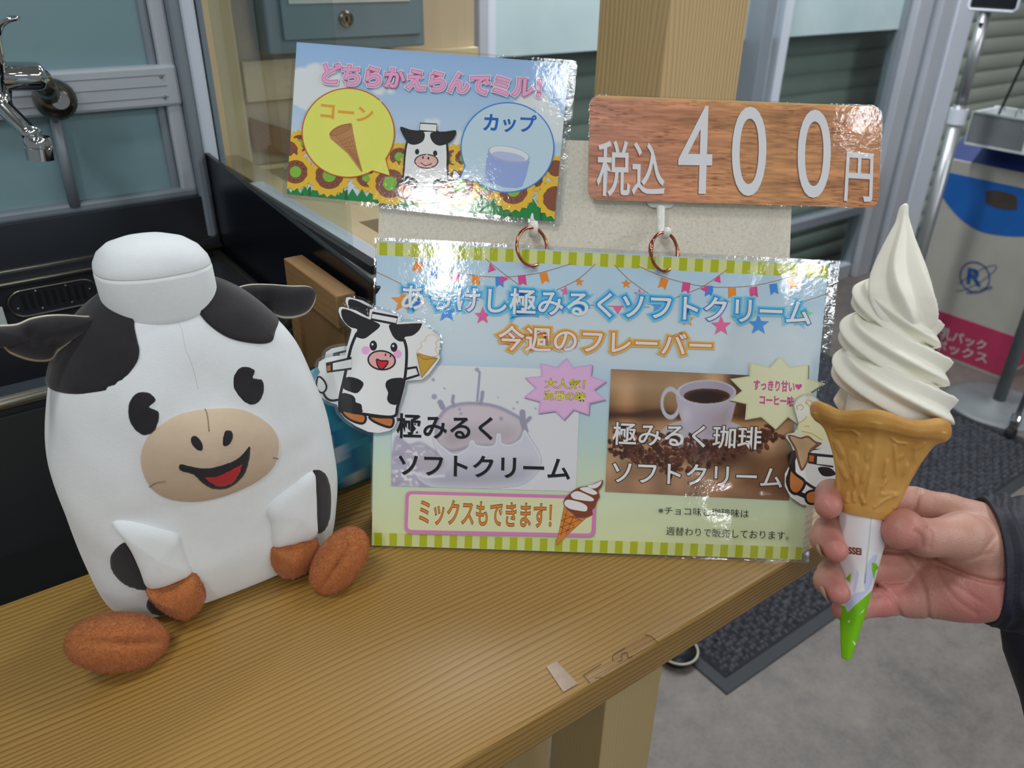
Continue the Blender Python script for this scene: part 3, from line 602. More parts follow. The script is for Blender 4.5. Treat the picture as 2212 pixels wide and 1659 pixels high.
class Sheet:
    """a flat printed sheet lying in a plane parallel to the poster; elements are stacked in very thin ink layers"""
    def __init__(s, parent, off, step=0.000018, k=1.15):
        s.O = PT + P_N * off; s.par = parent; s.h = 0.0; s.step = step; s.mb = MB(); s.k = k
    def w(s, px, py, h=0.0):                       # point of the sheet seen at this spot
        r = ray(px, py); t = ((s.O + P_N * h - EYE) @ P_N) / (r @ P_N); return EYE + r * t
    def up(s): s.h += s.step; return s.h
    def col(s, c): return [min(0.9, lin(v) * s.k) for v in c[:3]] + [1.0]
    def poly(s, pts, c, smooth=0):
        if smooth: pts = catmull(pts, smooth)
        h = s.up(); V = [s.w(x, y) + P_N * h for x, y in pts]
        tri = geometry.tessellate_polygon([[Vector((x, y, 0)) for x, y in pts]])
        s.mb.add(V, [tuple(t) for t in tri], s.col(c)); return s
    def ell(s, cx, cy, rx, ry, c, rot=0, a0=0, a1=2 * PI, n=28):
        cr, sr = math.cos(rot), math.sin(rot); A = np.linspace(a0, a1, n, endpoint=abs(a1 - a0) < 6.28)
        return s.poly([(cx + rx * math.cos(a) * cr - ry * math.sin(a) * sr, cy + rx * math.cos(a) * sr + ry * math.sin(a) * cr) for a in A], c)
    def line(s, pts, wd, c, smooth=0, closed=False):
        if smooth: pts = catmull(pts, smooth, closed)
        P = np.asarray(pts, float); n = len(P); h = s.up(); V = []; F = []
        for i in range(n):
            a = P[i - 1] if (closed or i > 0) else P[i]; b = P[(i + 1) % n] if (closed or i < n - 1) else P[i]
            d = b - a; d = d / (np.linalg.norm(d) + 1e-9); q = np.array([-d[1], d[0]]) * wd / 2
            V += [s.w(*(P[i] + q)) + P_N * h, s.w(*(P[i] - q)) + P_N * h]
        for i in range(n if closed else n - 1):
            j = (i + 1) % n; F.append((2 * i, 2 * j, 2 * j + 1, 2 * i + 1))
        s.mb.add(V, F, s.col(c)); return s
    def outlined(s, pts, wd, fill, edge, smooth=0):
        s.poly(pts, fill, smooth); s.line(pts, wd, edge, smooth, True); return s
    def raster(s, quad, nx, ny, fn):
        (x0, y0), (x1, y1), (x2, y2), (x3, y3) = quad      # TL TR BR BL
        U, V = np.meshgrid(np.linspace(0, 1, nx), np.linspace(0, 1, ny), indexing='ij')
        X = (x0 * (1 - U) + x1 * U) * (1 - V) + (x3 * (1 - U) + x2 * U) * V
        Y = (y0 * (1 - U) + y1 * U) * (1 - V) + (y3 * (1 - U) + y2 * U) * V
        C = fn(X, Y, U, V); h = s.up()
        r = np.stack([(X - CX) / FPX, (Y - CY) / FPX, np.ones_like(X)], -1) @ RW.T
        t = ((s.O - EYE) @ P_N) / (r @ P_N); P = EYE + r * t[..., None] + P_N * h
        lc = np.where(C / 255 <= 0.04045, C / 255 / 12.92, ((C / 255 + 0.055) / 1.055) ** 2.4) * s.k
        cols = np.concatenate([np.clip(lc, 0, 0.9), np.ones(C.shape[:2] + (1,))], -1).reshape(-1, 4)
        s.mb.grid(P, cols=cols); return s
    def text(s, body, quad, c, bold=0.02, layers=(), shadow=None, fit=0.0):
        """quad: TL TR BL BR of the ink; layers: (extra offset, colour) drawn beneath, widest first"""
        (a, b), (c1, d), (e, f), (g, i_) = quad
        V0, _ = text_tris(body, bold); mn = V0.min(0); mx = V0.max(0)
        def put(V, F, colr, dx=0, dy=0):
            h = s.up(); U = (V - mn) / (mx - mn); u, v = U[:, 0], 1 - U[:, 1]
            X = (a * (1 - u) + c1 * u) * (1 - v) + (e * (1 - u) + g * u) * v + dx
            Y = (b * (1 - u) + d * u) * (1 - v) + (f * (1 - u) + i_ * u) * v + dy
            r = np.stack([(X - CX) / FPX, (Y - CY) / FPX, np.ones_like(X)], -1) @ RW.T
            t = ((s.O - EYE) @ P_N) / (r @ P_N)
            s.mb.add(EYE + r * t[:, None] + P_N * h, F, s.col(colr))
        for off, cc in layers:
            V, F = text_tris(body, bold + off); put(V, F, cc)
        if shadow: V, F = text_tris(body, bold); put(V, F, shadow[2], shadow[0], shadow[1])
        V, F = text_tris(body, bold); put(V, F, c); return s
    def flush(s, name, **pr):
        o = s.mb.build(name, 'printed_paper', s.par, fix=False, **pr); s.mb = MB(); return o
    def slab(s, pts, h0, h1, name, mat, par=None, **pr):
        V = [s.w(x, y) + P_N * h0 for x, y in pts]
        return MB().prism(V, P_N * (h1 - h0)).build(name, mat, par or s.par, **pr)
    def film(s, pts, h, name='lamination'):
        V = [s.w(x, y) + P_N * h for x, y in pts]
        tri = geometry.tessellate_polygon([[Vector((x, y, 0)) for x, y in pts]])
        a, b, c = (np.asarray(V[k]) for k in tri[0]); rev = np.cross(b - a, c - a) @ P_N < 0
        return MB().add(V, [tuple(reversed(t)) if rev else tuple(t) for t in tri]).build(name, 'film', s.par, fix=False)
    def rim(s, pts, inner, h, name='sealed_edge'):
        n = len(pts); V = [s.w(x, y) + P_N * h for x, y in pts] + [s.w(x, y) + P_N * h for x, y in inner]
        rev = np.cross(V[1] - V[0], V[n] - V[0]) @ P_N < 0; F = [(i, (i + 1) % n, (i + 1) % n + n, i + n) for i in range(n)]
        return MB().add(V, [f[::-1] for f in F] if rev else F).build(name, 'film_edge', s.par, fix=False)

def rrect(q, r, n=6):
    """rounded quad from TL TR BR BL"""
    out = []; q = [np.array(p, float) for p in q]
    for i in range(4):
        p, a, b = q[i], q[i - 1], q[(i + 1) % 4]
        da = (a - p) / np.linalg.norm(a - p); db = (b - p) / np.linalg.norm(b - p)
        for t in np.linspace(0, 1, n): out.append(tuple((1 - t) ** 2 * (p + da * r) + 2 * t * (1 - t) * p + t * t * (p + db * r)))
    return out
def star(s, cx, cy, r, c, rot=-PI / 2, inner=0.42):
    s.poly([(cx + (r if i % 2 == 0 else r * inner) * math.cos(rot + i * PI / 5), cy + (r if i % 2 == 0 else r * inner) * math.sin(rot + i * PI / 5)) for i in range(10)], c)
def flag(s, cx, cy, c, rot=0.0, w=17, h=24):
    cr, sr = math.cos(rot), math.sin(rot)
    P = [(-w / 2, -h / 2), (w / 2, -h / 2), (w / 2, h / 2), (0, h / 2 - 6), (-w / 2, h / 2)]
    s.poly([(cx + x * cr - y * sr, cy + x * sr + y * cr) for x, y in P], c)
def lerpstops(v, stops):
    xs = [a for a, _ in stops]; return np.stack([np.interp(v, xs, [c[i] for _, c in stops]) for i in range(3)], -1)
def sdpoly(X, Y, poly):
    P = np.asarray(poly, float); d = np.full(X.shape, 1e9); ins = np.zeros(X.shape, bool)
    for i in range(len(P)):
        (x0, y0), (x1, y1) = P[i], P[(i + 1) % len(P)]; ex, ey = x1 - x0, y1 - y0
        t = np.clip(((X - x0) * ex + (Y - y0) * ey) / (ex * ex + ey * ey + 1e-9), 0, 1)
        d = np.minimum(d, np.hypot(X - x0 - t * ex, Y - y0 - t * ey))
        c = ((y0 > Y) != (y1 > Y)) & (X < ex * (Y - y0) / (ey + 1e-12) + x0); ins ^= c
    return np.where(ins, -d, d)
def sdline(X, Y, P):
    d = np.full(X.shape, 1e9)
    for (x0, y0), (x1, y1) in zip(P[:-1], P[1:]):
        ex, ey = x1 - x0, y1 - y0; t = np.clip(((X - x0) * ex + (Y - y0) * ey) / (ex * ex + ey * ey + 1e-9), 0, 1)
        d = np.minimum(d, np.hypot(X - x0 - t * ex, Y - y0 - t * ey))
    return d
def over(C, mask, col): return C * (1 - mask[..., None]) + np.asarray(col, float) * mask[..., None]
def soft(d, e=1.2): return np.clip(0.5 - d / (2 * e), 0, 1)
def vnoise(X, Y, s, seed=0):
    r = np.random.RandomState(seed); G = r.rand(64, 64); x = X / s; y = Y / s
    xi = np.floor(x).astype(int); yi = np.floor(y).astype(int); fx = x - xi; fy = y - yi; fx = fx * fx * (3 - 2 * fx); fy = fy * fy * (3 - 2 * fy)
    g = lambda a, b: G[a % 64, b % 64]
    return (g(xi, yi) * (1 - fx) + g(xi + 1, yi) * fx) * (1 - fy) + (g(xi, yi + 1) * (1 - fx) + g(xi + 1, yi + 1) * fx) * fy

# ---------------------------------------------------------------- linen board (canvas)
cb_ = thing('linen_board', 'beige linen-covered board standing behind the laminated signs', 'board', PT + P_N * -0.02 - P_EY * 0.2)
sc_ = Sheet(cb_, -0.016)
def plane_uv(P): d = np.asarray(P) - PT; return d @ P_EX, d @ P_EY
uL, vT = plane_uv(sc_.w(818, 470))[0], plane_uv(sc_.w(1240, 303))[1]
uR = plane_uv(sc_.w(1708, 500))[0]
def PP(u, v, h): return PT + P_EX * u + P_EY * v + P_N * h
vB = vT
while PP(uL, vB, -0.034)[2] > TZ + 0.004: vB -= 0.001
nb = 3; P = []
prof = [(-0.0175, -0.014), (-0.0, -0.016)]
m = MB(); hF, hB = -0.016, -0.034
Vb = [PP(u, v, h) for h in (hF, hB) for u, v in ((uL, vT), (uR, vT), (uR, vB), (uL, vB))]
m.add(Vb, [(3, 2, 1, 0), (0, 1, 5, 4), (1, 2, 6, 5), (2, 3, 7, 6), (3, 0, 4, 7)])
o = m.build('linen_cover', 'linen', cb_)
uvl = o.data.uv_layers.new(name='UVMap')
for lp in o.data.loops:
    p = np.array(o.data.vertices[lp.vertex_index].co) + BASE[cb_.name]; u, v = plane_uv(p); hh_ = (p - PT) @ P_N
    uvl.data[lp.index].uv = (u + (hh_ if abs(u - uL) < 1e-3 or abs(u - uR) < 1e-3 else 0), v + hh_)
m = MB()
for a, b, c, d in ((uL, uR, vT - 0.02, vT), (uL, uR, vB, vB + 0.02), (uL, uL + 0.02, vB + 0.02, vT - 0.02), (uR - 0.02, uR, vB + 0.02, vT - 0.02)):
    Q = [PP(u, v, h) for h in (-0.0335, -0.036) for u, v in ((a, d), (b, d), (b, c), (a, c))]
    m.add(Q, [(3, 2, 1, 0), (4, 5, 6, 7), (0, 1, 5, 4), (1, 2, 6, 5), (2, 3, 7, 6), (3, 0, 4, 7)])
m.build('stretcher', 'kraft_board', cb_)
# folding prop leg behind the board
q0 = PP((uL + uR) / 2, vT - 0.10, -0.036); q1 = np.array([q0[0] + 0.045, q0[1] + 0.05, TZ + 0.003])
m = MB(); m.tube([q0, q1], 0.004, 8); m.build('prop_leg', 'kraft_board', cb_)

# ---------------------------------------------------------------- poster
po = thing('poster', 'large laminated soft serve flavour poster with green striped borders', 'poster', PT - P_EY * 0.21)
S1 = Sheet(po, 0.0)
LAM = [(810, 513), (1813, 564), (1745, 1215), (799, 1180)]
PAP = [(814, 520), (1790, 571), (1731, 1209), (803, 1178)]
def bil(q, u, v):
    (x0, y0), (x1, y1), (x2, y2), (x3, y3) = q
    return ((x0 * (1 - u) + x1 * u) * (1 - v) + (x3 * (1 - u) + x2 * u) * v, (y0 * (1 - u) + y1 * u) * (1 - v) + (y3 * (1 - u) + y2 * u) * v)
def bgf(X, Y, U, V):
    C = lerpstops(V, [(0, (178, 208, 236)), (0.12, (182, 210, 238)), (0.3, (196, 216, 236)), (0.42, (184, 210, 232)), (0.6, (184, 212, 214)), (0.78, (204, 220, 190)), (1, (216, 224, 170))])
    cl = soft(sdpoly(X, Y, [(830, 640), (1770, 690), (1762, 800), (826, 770)]) - 6, 14)
    return over(C, cl * 0.45, (214, 224, 238))
S1.raster(PAP, 60, 60, bgf)
def band(v0, v1, base_c):
    S1.poly([bil(PAP, 0, v0), bil(PAP, 1, v0), bil(PAP, 1, v1), bil(PAP, 0, v1)], (206, 214, 148))
    n = 28.6; h = 0
    for i in range(29):
        a, b = (i + 0.17) / n, (i + 0.17 + 0.5) / n
        if b > 0.999: b = 0.999
        S1.poly([bil(PAP, a, v0), bil(PAP, b, v0), bil(PAP, b, v1), bil(PAP, a, v1)], (172, 182, 12)); S1.h -= S1.step
    S1.h += S1.step
band(0.004, 0.047, 0); band(0.958, 0.999, 0)
S1.flush('paper')
rope = (160, 112, 70)
A_ = lambda pts: crop(780, 480, 3.16, pts)
B_ = lambda pts: crop(1200, 480, 3.16, pts)
C_ = lambda pts: crop(780, 850, 3.687, pts)
D_ = lambda pts: crop(1260, 850, 3.687, pts)
for f_, pth in ((A_, [(325, 225), (480, 300), (700, 352), (950, 375), (1200, 350), (1430, 285)]), (A_, [(850, 250), (960, 340), (1080, 430)]), (A_, [(1600, 285), (1480, 390), (1320, 470)]),
                (A_, [(104, 340), (190, 380), (290, 430)]), (B_, [(400, 290), (500, 390), (640, 490), (760, 560)]), (B_, [(565, 300), (760, 380), (960, 430), (1150, 445), (1400, 425), (1680, 350)]),
                (B_, [(1170, 325), (1020, 430), (910, 480), (700, 560)]), (B_, [(1860, 485), (1760, 520), (1560, 580), (1250, 630)]), (B_, [(140, 560), (400, 575), (640, 580)])):
    S1.line(f_(pth), 1.5, rope, 6); S1.h -= S1.step
S1.h += S1.step
OR, BL, PK = (232, 138, 40), (58, 138, 222), (216, 74, 140)
for f_, x, y, c, r_ in ((A_, 385, 308, OR, .35), (A_, 500, 352, BL, .25), (A_, 640, 390, PK, .1), (A_, 785, 402, OR, 0), (A_, 945, 408, BL, -.02), (A_, 1100, 398, PK, -.12), (A_, 1252, 382, OR, -.25),
                        (B_, 735, 420, OR, .3), (B_, 890, 448, PK, .15), (B_, 1048, 472, BL, .05), (B_, 1205, 485, OR, 0), (B_, 1352, 478, PK, -.08), (B_, 1490, 458, BL, -.15), (B_, 1615, 422, OR, -.3)):
    (cx_, cy_), = f_([(x, y)]); flag(S1, cx_, cy_, c, r_); S1.h -= S1.step
S1.h += S1.step
for tri in (A_([(880, 280), (922, 325), (865, 345)]), B_([(1120, 360), (1128, 415), (1078, 400)]), B_([(385, 570), (460, 570), (425, 630)]), B_([(985, 455), (1050, 430), (1035, 480)]), A_([(940, 370), (1010, 385), (950, 420)])):
    S1.poly(tri, PK if tri[0][0] < 1200 or tri[0][0] > 1500 else (226, 110, 160)); S1.h -= S1.step
S1.h += S1.step
for f_, x, y, r, c in ((A_, 1490, 408, 33, OR), (A_, 1395, 472, 40, (226, 110, 165)), (A_, 1810, 420, 35, OR), (A_, 1900, 492, 42, (226, 110, 165)), (A_, 585, 612, 78, (70, 150, 232)), (A_, 830, 640, 62, (224, 98, 160)),
                       (A_, 285, 540, 84, (226, 150, 70)), (A_, 1045, 610, 55, (216, 170, 90)), (B_, 1385, 700, 76, (70, 150, 232)), (B_, 1130, 708, 72, (228, 108, 160)), (B_, 900, 665, 52, (226, 160, 70)), (B_, 1680, 640, 84, (150, 206, 150)), (B_, 700, 570, 60, (80, 160, 225))):
    (cx_, cy_), = f_([(x, y)]); star(S1, cx_, cy_, r / 3.16, c)
S1.flush('garland_print')
# milk picture ------------------------------------------------------------
def milk(X, Y, U, V):
    x = (X - 780) * 3.687; y = (Y - 850) * 3.687
    C = lerpstops(V, [(0, (222, 226, 240)), (1, (218, 220, 234))])
    n = vnoise(x, y, 60, 3); n2 = vnoise(x, y, 22, 5)
    back = sdpoly(x, y, catmull([(590, 260), (610, 190), (680, 110), (800, 70), (960, 70), (1090, 95), (1210, 150), (1290, 210), (1300, 320), (1200, 420), (900, 430), (720, 470), (600, 400)], 5))
    C = over(C, soft(back, 6), (160, 158, 180)); C = over(C, soft(back + 26, 12), (208, 198, 208))
    C = over(C, soft(back + 60, 60) * np.clip((y - 200) / 250, 0, 1), (156, 150, 156))
    for pth, w in (([(735, 20), (728, 60), (740, 100)], 13), ([(968, -10), (962, 40), (950, 80)], 14), ([(915, -190), (945, -170), (940, -100), (925, 60)], 9), ([(630, 70), (650, 110)], 22), ([(1285, 150), (1290, 230), (1310, 300)], 24), ([(1345, 195), (1300, 240)], 16)):
        C = over(C, soft(sdline(x, y, pth) - w, 4), (156, 154, 176))
    for cx_, cy_, r in ((583, 25, 22), (925, -190, 16), (1245, 70, 9), (1215, 120, 9), (785, 125, 12), (795, 160, 12), (1115, 200, 16), (1390, 120, 8), (1090, 30, 6), (575, -110, 13), (665, -40, 8)):
        C = over(C, soft(np.hypot(x - cx_, y - cy_) - r, 4), (166, 164, 186))
    bl = sdpoly(x, y, catmull([(250, 440), (290, 330), (380, 400), (470, 380), (560, 430), (640, 480), (700, 560), (690, 740), (240, 740)], 4))
    C = over(C, soft(bl, 10) * (0.6 + 0.4 * n), (166, 160, 182)); C = over(C, soft(bl + 40, 30) * (n2 > 0.62), (222, 222, 232))
    fr = sdpoly(x, y, catmull([(575, 370), (590, 350), (630, 400), (700, 455), (760, 478), (850, 425), (865, 375), (900, 372), (925, 408), (1050, 412), (1072, 360), (1080, 320), (1115, 320), (1125, 390), (1190, 402), (1265, 360), (1290, 300), (1310, 290), (1340, 340), (1420, 470), (1435, 560), (1390, 650), (1250, 735), (900, 760), (560, 745), (430, 640), (560, 600), (660, 560), (600, 450)], 4))
    C = over(C, soft(fr, 5), (206, 208, 222)); C = over(C, soft(fr + 40, 40) * np.clip((y - 480) / 260, 0, 1), (164, 164, 182)); C = over(C, soft(np.abs(fr + 9) - 5, 4) * (y < 520), (224, 226, 236))
    C = over(C, soft(np.abs(fr) - 2.5, 3) * 0.7, (160, 160, 182))
    C = over(C, soft(np.hypot((x - 560) / 1.6, y - 560) - 70, 20), (182, 176, 190)); C = over(C, soft(sdline(x, y, [(410, 625), (520, 665), (660, 655)]) - 10, 8), (222, 224, 234))
    return C
MQ = [(850, 786), (1254, 799), (1244, 1061), (845, 1050)]
S1.raster(MQ, 200, 132, milk)
S1.text('極みるく', [(857, 892), (1066, 899), (856, 946), (1064, 951)], (16, 18, 26), 0.018, shadow=(0.8, 1.2, (120, 120, 130)))
S1.text('ソフトクリーム', [(861, 979), (1232, 989), (860, 1026), (1231, 1036)], (16, 18, 26), 0.018, shadow=(0.8, 1.2, (120, 120, 130)))
S1.flush('milk_picture')
# coffee picture -----------------------------------------------------------
_bn = np.random.RandomState(11); BE = []
for _ in range(420):
    t = _bn.rand(); bx = 400 + 1060 * t + _bn.normal(0, 40); by = 1370 + 360 * (0.2 + 0.8 * _bn.rand()) * (1 - abs(t - 0.42) * 1.1) + 40 * abs(t - .4)
    BE.append((bx, by, 17 + 9 * _bn.rand(), _bn.rand() * PI, _bn.rand()))
BE += [(375, 1550, 20, 0, .1), (440, 1575, 20, 1, .1), (1470, 1400, 22, 0, .3), (1430, 1430, 24, 1, .4), (1500, 1450, 20, 2, .2), (1440, 1390, 20, 0, .5), (1410, 1480, 22, 1, .1), (1480, 1490, 20, 1, .2)]
def coffee(X, Y, U, V):
    x = (X - 1200) * 3.16; y = (Y - 480) * 3.16
    wv = np.sin((x + y * 0.4) * 0.55) * np.sin((y - x * 0.15) * 0.6)
    C = lerpstops(np.clip((y - 1000) / 800, 0, 1), [(0, (176, 138, 102)), (0.15, (196, 160, 122)), (0.3, (172, 132, 92)), (0.40, (96, 60, 38)), (0.46, (176, 134, 96)), (0.7, (194, 156, 118)), (1, (166, 128, 98))])
    C = C * (0.93 + 0.07 * wv[..., None]) * (0.82 + 0.36 * vnoise(x, y, 120, 2)[..., None])
    C = over(C, soft(sdline(x, y, [(370, 1312), (520, 1318), (700, 1290), (860, 1340)]) - 12, 14) * 0.8, (70, 40, 24))
    C = over(C, soft(sdpoly(x, y, [(1180, 1010), (1330, 1050), (1330, 1330), (1250, 1330), (1180, 1200)]), 40) * 0.8, (66, 38, 26))
    C = over(C, soft(sdpoly(x, y, [(1320, 1620), (1500, 1560), (1680, 1560), (1680, 1880), (1400, 1860), (1250, 1790)]), 50) * 0.75, (104, 70, 46))
    C = over(C, soft(np.hypot((x - 1010) / 2.9, (y - 1452)) - 102, 4), (150, 146, 150)); C = over(C, soft(np.hypot((x - 1010) / 2.9, (y - 1438)) - 98, 4), (196, 196, 204))
    C = over(C, soft(np.hypot((x - 1120) / 2.4, (y - 1560)) - 110, 40) * 0.75, (60, 36, 26))
    C = over(C, soft(np.hypot((x - 1010) / 2.9, (y - 1438)) - 96, 4) * 0.8, (178, 172, 180))
    for bx, by, r, a, q in BE:
        dx = (x - bx) * math.cos(a) + (y - by) * math.sin(a); dy = -(x - bx) * math.sin(a) + (y - by) * math.cos(a)
        d = np.hypot(dx / 1.5, dy); m_ = soft(d - r * 0.62, 2)
        C = over(C, m_, (56 + 46 * q, 30 + 26 * q, 22 + 18 * q)); C = over(C, soft(np.hypot(dx + 3, dy + 4) - r * 0.25, 2) * 0.5, (150, 104, 82)) if q > 0.4 else C
    hd = np.abs(np.hypot((x - 785) / 0.62, (y - 1235) / 1.0) - 96) - 16
    C = over(C, soft(hd, 3), (188, 192, 208))
    body = sdpoly(x, y, catmull([(826, 1175), (835, 1260), (858, 1350), (905, 1425), (980, 1470), (1070, 1482), (1140, 1455), (1188, 1380), (1218, 1280), (1232, 1180), (1150, 1120), (900, 1110)], 5))
    C = over(C, soft(body, 3), (186, 180, 196)); C = over(C, soft(body + 20, 30) * np.clip((x - 930) / 300, 0, 1) * np.clip((y - 1230) / 100, 0, 1), (158, 138, 146)); C = over(C, soft(np.hypot(x - 890, (y - 1310) / 1.6) - 22, 22) * .5, (214, 212, 222))
    rm = np.hypot((x - 1030), (y - 1160) * 2.45) ; C = over(C, soft(rm - 202, 3), (198, 196, 212)); C = over(C, soft(rm - 186, 4), (168, 160, 178))
    C = over(C, soft(np.hypot((x - 1032), (y - 1186) * 3.1) - 158, 4), (74, 48, 38)); C = over(C, soft(np.hypot((x - 1032), (y - 1192) * 3.2) - 130, 20), (40, 24, 20))
    C = over(C, soft(np.hypot((x - 1150) / 1.2, (y - 1205) * 3) - 16, 8) * .5, (120, 100, 100))
    return C
S1.raster([(1320, 797), (1722, 815), (1704, 1081), (1307, 1062)], 250, 165, coffee)
for sx, sy in ((-1.2, -.6), (1.2, -.6), (0, 1.6), (1.2, 1.2)): pass
WH = (226, 228, 234); DKO = (58, 40, 34)
S1.text('極みるく珈琲', [(1324, 911), (1646, 922), (1322, 961), (1643, 972)], WH, 0.012, layers=((0.035, DKO),))
S1.text('ソフトクリーム', [(1324, 995), (1691, 1010), (1322, 1042), (1689, 1054)], WH, 0.012, layers=((0.035, DKO),))
S1.flush('coffee_picture')
# titles --------------------------------------------------------------------
S1.text('あっけし極みるくソフトクリーム', [(869, 613), (1753, 648), (867, 669), (1750, 704)], (222, 232, 246), 0.016,
        layers=((0.13, (150, 206, 238)), (0.105, (110, 196, 238)), (0.08, (70, 180, 238)), (0.03, (30, 110, 200))))
S1.text('今週のフレーバー', [(1077, 702), (1538, 722), (1075, 757), (1536, 772)], (236, 226, 222), 0.014, layers=((0.11, (214, 190, 130)), (0.085, (222, 172, 70)), (0.03, (206, 104, 44))))
S1.flush('title_print')
pb = A_([(1405, 925), (1450, 990), (1580, 970), (1570, 1050), (1675, 1085), (1590, 1145), (1670, 1210), (1560, 1235), (1555, 1315), (1450, 1280), (1385, 1350), (1325, 1290), (1210, 1305), (1220, 1225), (1110, 1195), (1190, 1130), (1115, 1060), (1230, 1050), (1225, 960), (1340, 990)])
S1.poly([(x + 1.5, y + 2.5) for x, y in pb], (150, 130, 160)); S1.poly(pb, (212, 170, 214)); c_ = np.mean(pb, 0); S1.poly([tuple(c_ + (np.array(p) - c_) * 0.93) for p in pb], (226, 182, 224))
S1.text('大人気！', [(1178, 817), (1264, 820), (1177, 838), (1262, 841)], (236, 230, 30), 0.004, layers=((0.03, (56, 50, 30)),))
S1.text('定番の味', [(1176, 843), (1265, 847), (1175, 863), (1264, 867)], (236, 230, 30), 0.004, layers=((0.03, (56, 50, 30)),))
S1.flush('pink_burst')
yb = B_([(1530, 915), (1600, 990), (1725, 970), (1720, 1070), (1835, 1100), (1740, 1160), (1820, 1235), (1700, 1260), (1655, 1385), (1585, 1330), (1500, 1415), (1400, 1330), (1290, 1350), (1300, 1240), (1185, 1215), (1270, 1150), (1190, 1070), (1320, 1050), (1325, 955), (1460, 990)])
S1.poly([(x + 1.5, y + 2.5) for x, y in yb], (110, 100, 80)); S1.poly(yb, (206, 212, 168)); c_ = np.mean(yb, 0); S1.poly([tuple(c_ + (np.array(p) - c_) * 0.94) for p in yb], (222, 224, 188))
S1.text('すっきり甘い', [(1628, 820), (1716, 824), (1627, 842), (1715, 847)], (226, 84, 166), 0.008, layers=((0.028, (96, 40, 80)),))
hx, hy = 1724, 835
S1.poly([(hx + s * (7.4 * math.sin(t) ** 3), hy - s * (6.2 * math.cos(t) - 2.4 * math.cos(2 * t) - 1 * math.cos(3 * t) - .4 * math.cos(4 * t))) for s in (1,) for t in np.linspace(0, 2 * PI, 24, endpoint=False)], (206, 66, 150))
S1.text('コーヒー味', [(1641, 853), (1714, 857), (1640, 873), (1713, 878)], (226, 84, 166), 0.008, layers=((0.028, (96, 40, 80)),))
S1.flush('yellow_burst')
fo = [(877, 1060), (1287, 1071), (1284, 1159), (874, 1151)]; fi = [(884, 1067), (1280, 1078), (1277, 1152), (881, 1144)]
S1.poly([(x + 1.2, y + 2) for x, y in rrect(fo, 14)], (166, 150, 150)); S1.poly(rrect(fo, 14), (216, 128, 188)); S1.poly(rrect(fi, 9), (218, 222, 176))
S1.text('ミックスもできます！', [(908, 1079), (1192, 1088), (906, 1131), (1190, 1140)], (222, 138, 40), 0.0, layers=((0.03, (128, 62, 40)),))
cone = C_([(1617, 900), (1795, 985), (1552, 1207)]); S1.poly(cone, (214, 132, 48))
for a, b in (((1612, 960), (1760, 1010)), ((1600, 1010), (1700, 1050)), ((1588, 1060), (1660, 1095)), ((1640, 925), (1590, 1130)), ((1700, 960), (1630, 1120)), ((1590, 1010), (1690, 975)), ((1580, 1065), (1740, 1005)), ((1570, 1120), (1700, 1060))):
    S1.line(C_([a, b]), 1.6, (150, 76, 30)); S1.h -= S1.step
S1.h += S1.step
S1.line(cone, 1.3, (140, 76, 36), closed=True)
ice = C_([(1612, 880), (1625, 830), (1668, 790), (1690, 770), (1740, 745), (1800, 735), (1860, 715), (1925, 690), (1915, 740), (1890, 775), (1900, 820), (1878, 860), (1865, 900), (1840, 930), (1845, 960), (1800, 985), (1740, 990), (1705, 985), (1690, 960), (1650, 930)])
S1.outlined(ice, 1.2, (128, 62, 36), (150, 120, 120), 3)
for pl_ in ([(1618, 880), (1635, 845), (1690, 850), (1760, 870), (1800, 900), (1790, 935), (1730, 930), (1660, 915)], [(1672, 800), (1720, 775), (1790, 800), (1850, 835), (1840, 855), (1770, 850), (1690, 835)], [(1740, 755), (1800, 742), (1850, 765), (1882, 790), (1850, 805), (1790, 785)], [(1800, 735), (1860, 718), (1915, 695), (1895, 735), (1850, 755)]):
    S1.poly(C_(pl_), (228, 228, 232), 3)
S1.text('※チョコ味と珈琲味は', [(1422, 1093), (1617, 1100), (1421, 1110), (1616, 1118)], (34, 36, 36), 0.0)
S1.text('週替わりで販売しております。', [(1439, 1137), (1703, 1147), (1438, 1155), (1702, 1166)], (34, 36, 36), 0.0)
S1.flush('lower_print')
for x, y in ((1153, 579), (1434, 587)): S1.ell(x, y, 8, 6.5, (214, 216, 222), .2); S1.ell(x + 1.5, y + .5, 6, 5, (150, 150, 156), .2); S1.flush('punched_hole')
S1.slab(PAP, -0.0004, -0.00004, 'backing_paper', 'white_label')
S1.film(rrect(LAM, 3), S1.h + 0.0003); S1.rim(rrect(LAM, 3), rrect(PAP, 1), S1.h + 0.0004)
S1.slab(rrect([(1789, 571), (1813, 564), (1745, 1215), (1731, 1209)], 2), -0.0002, 0.0002, 'clear_margin', 'film_edge')

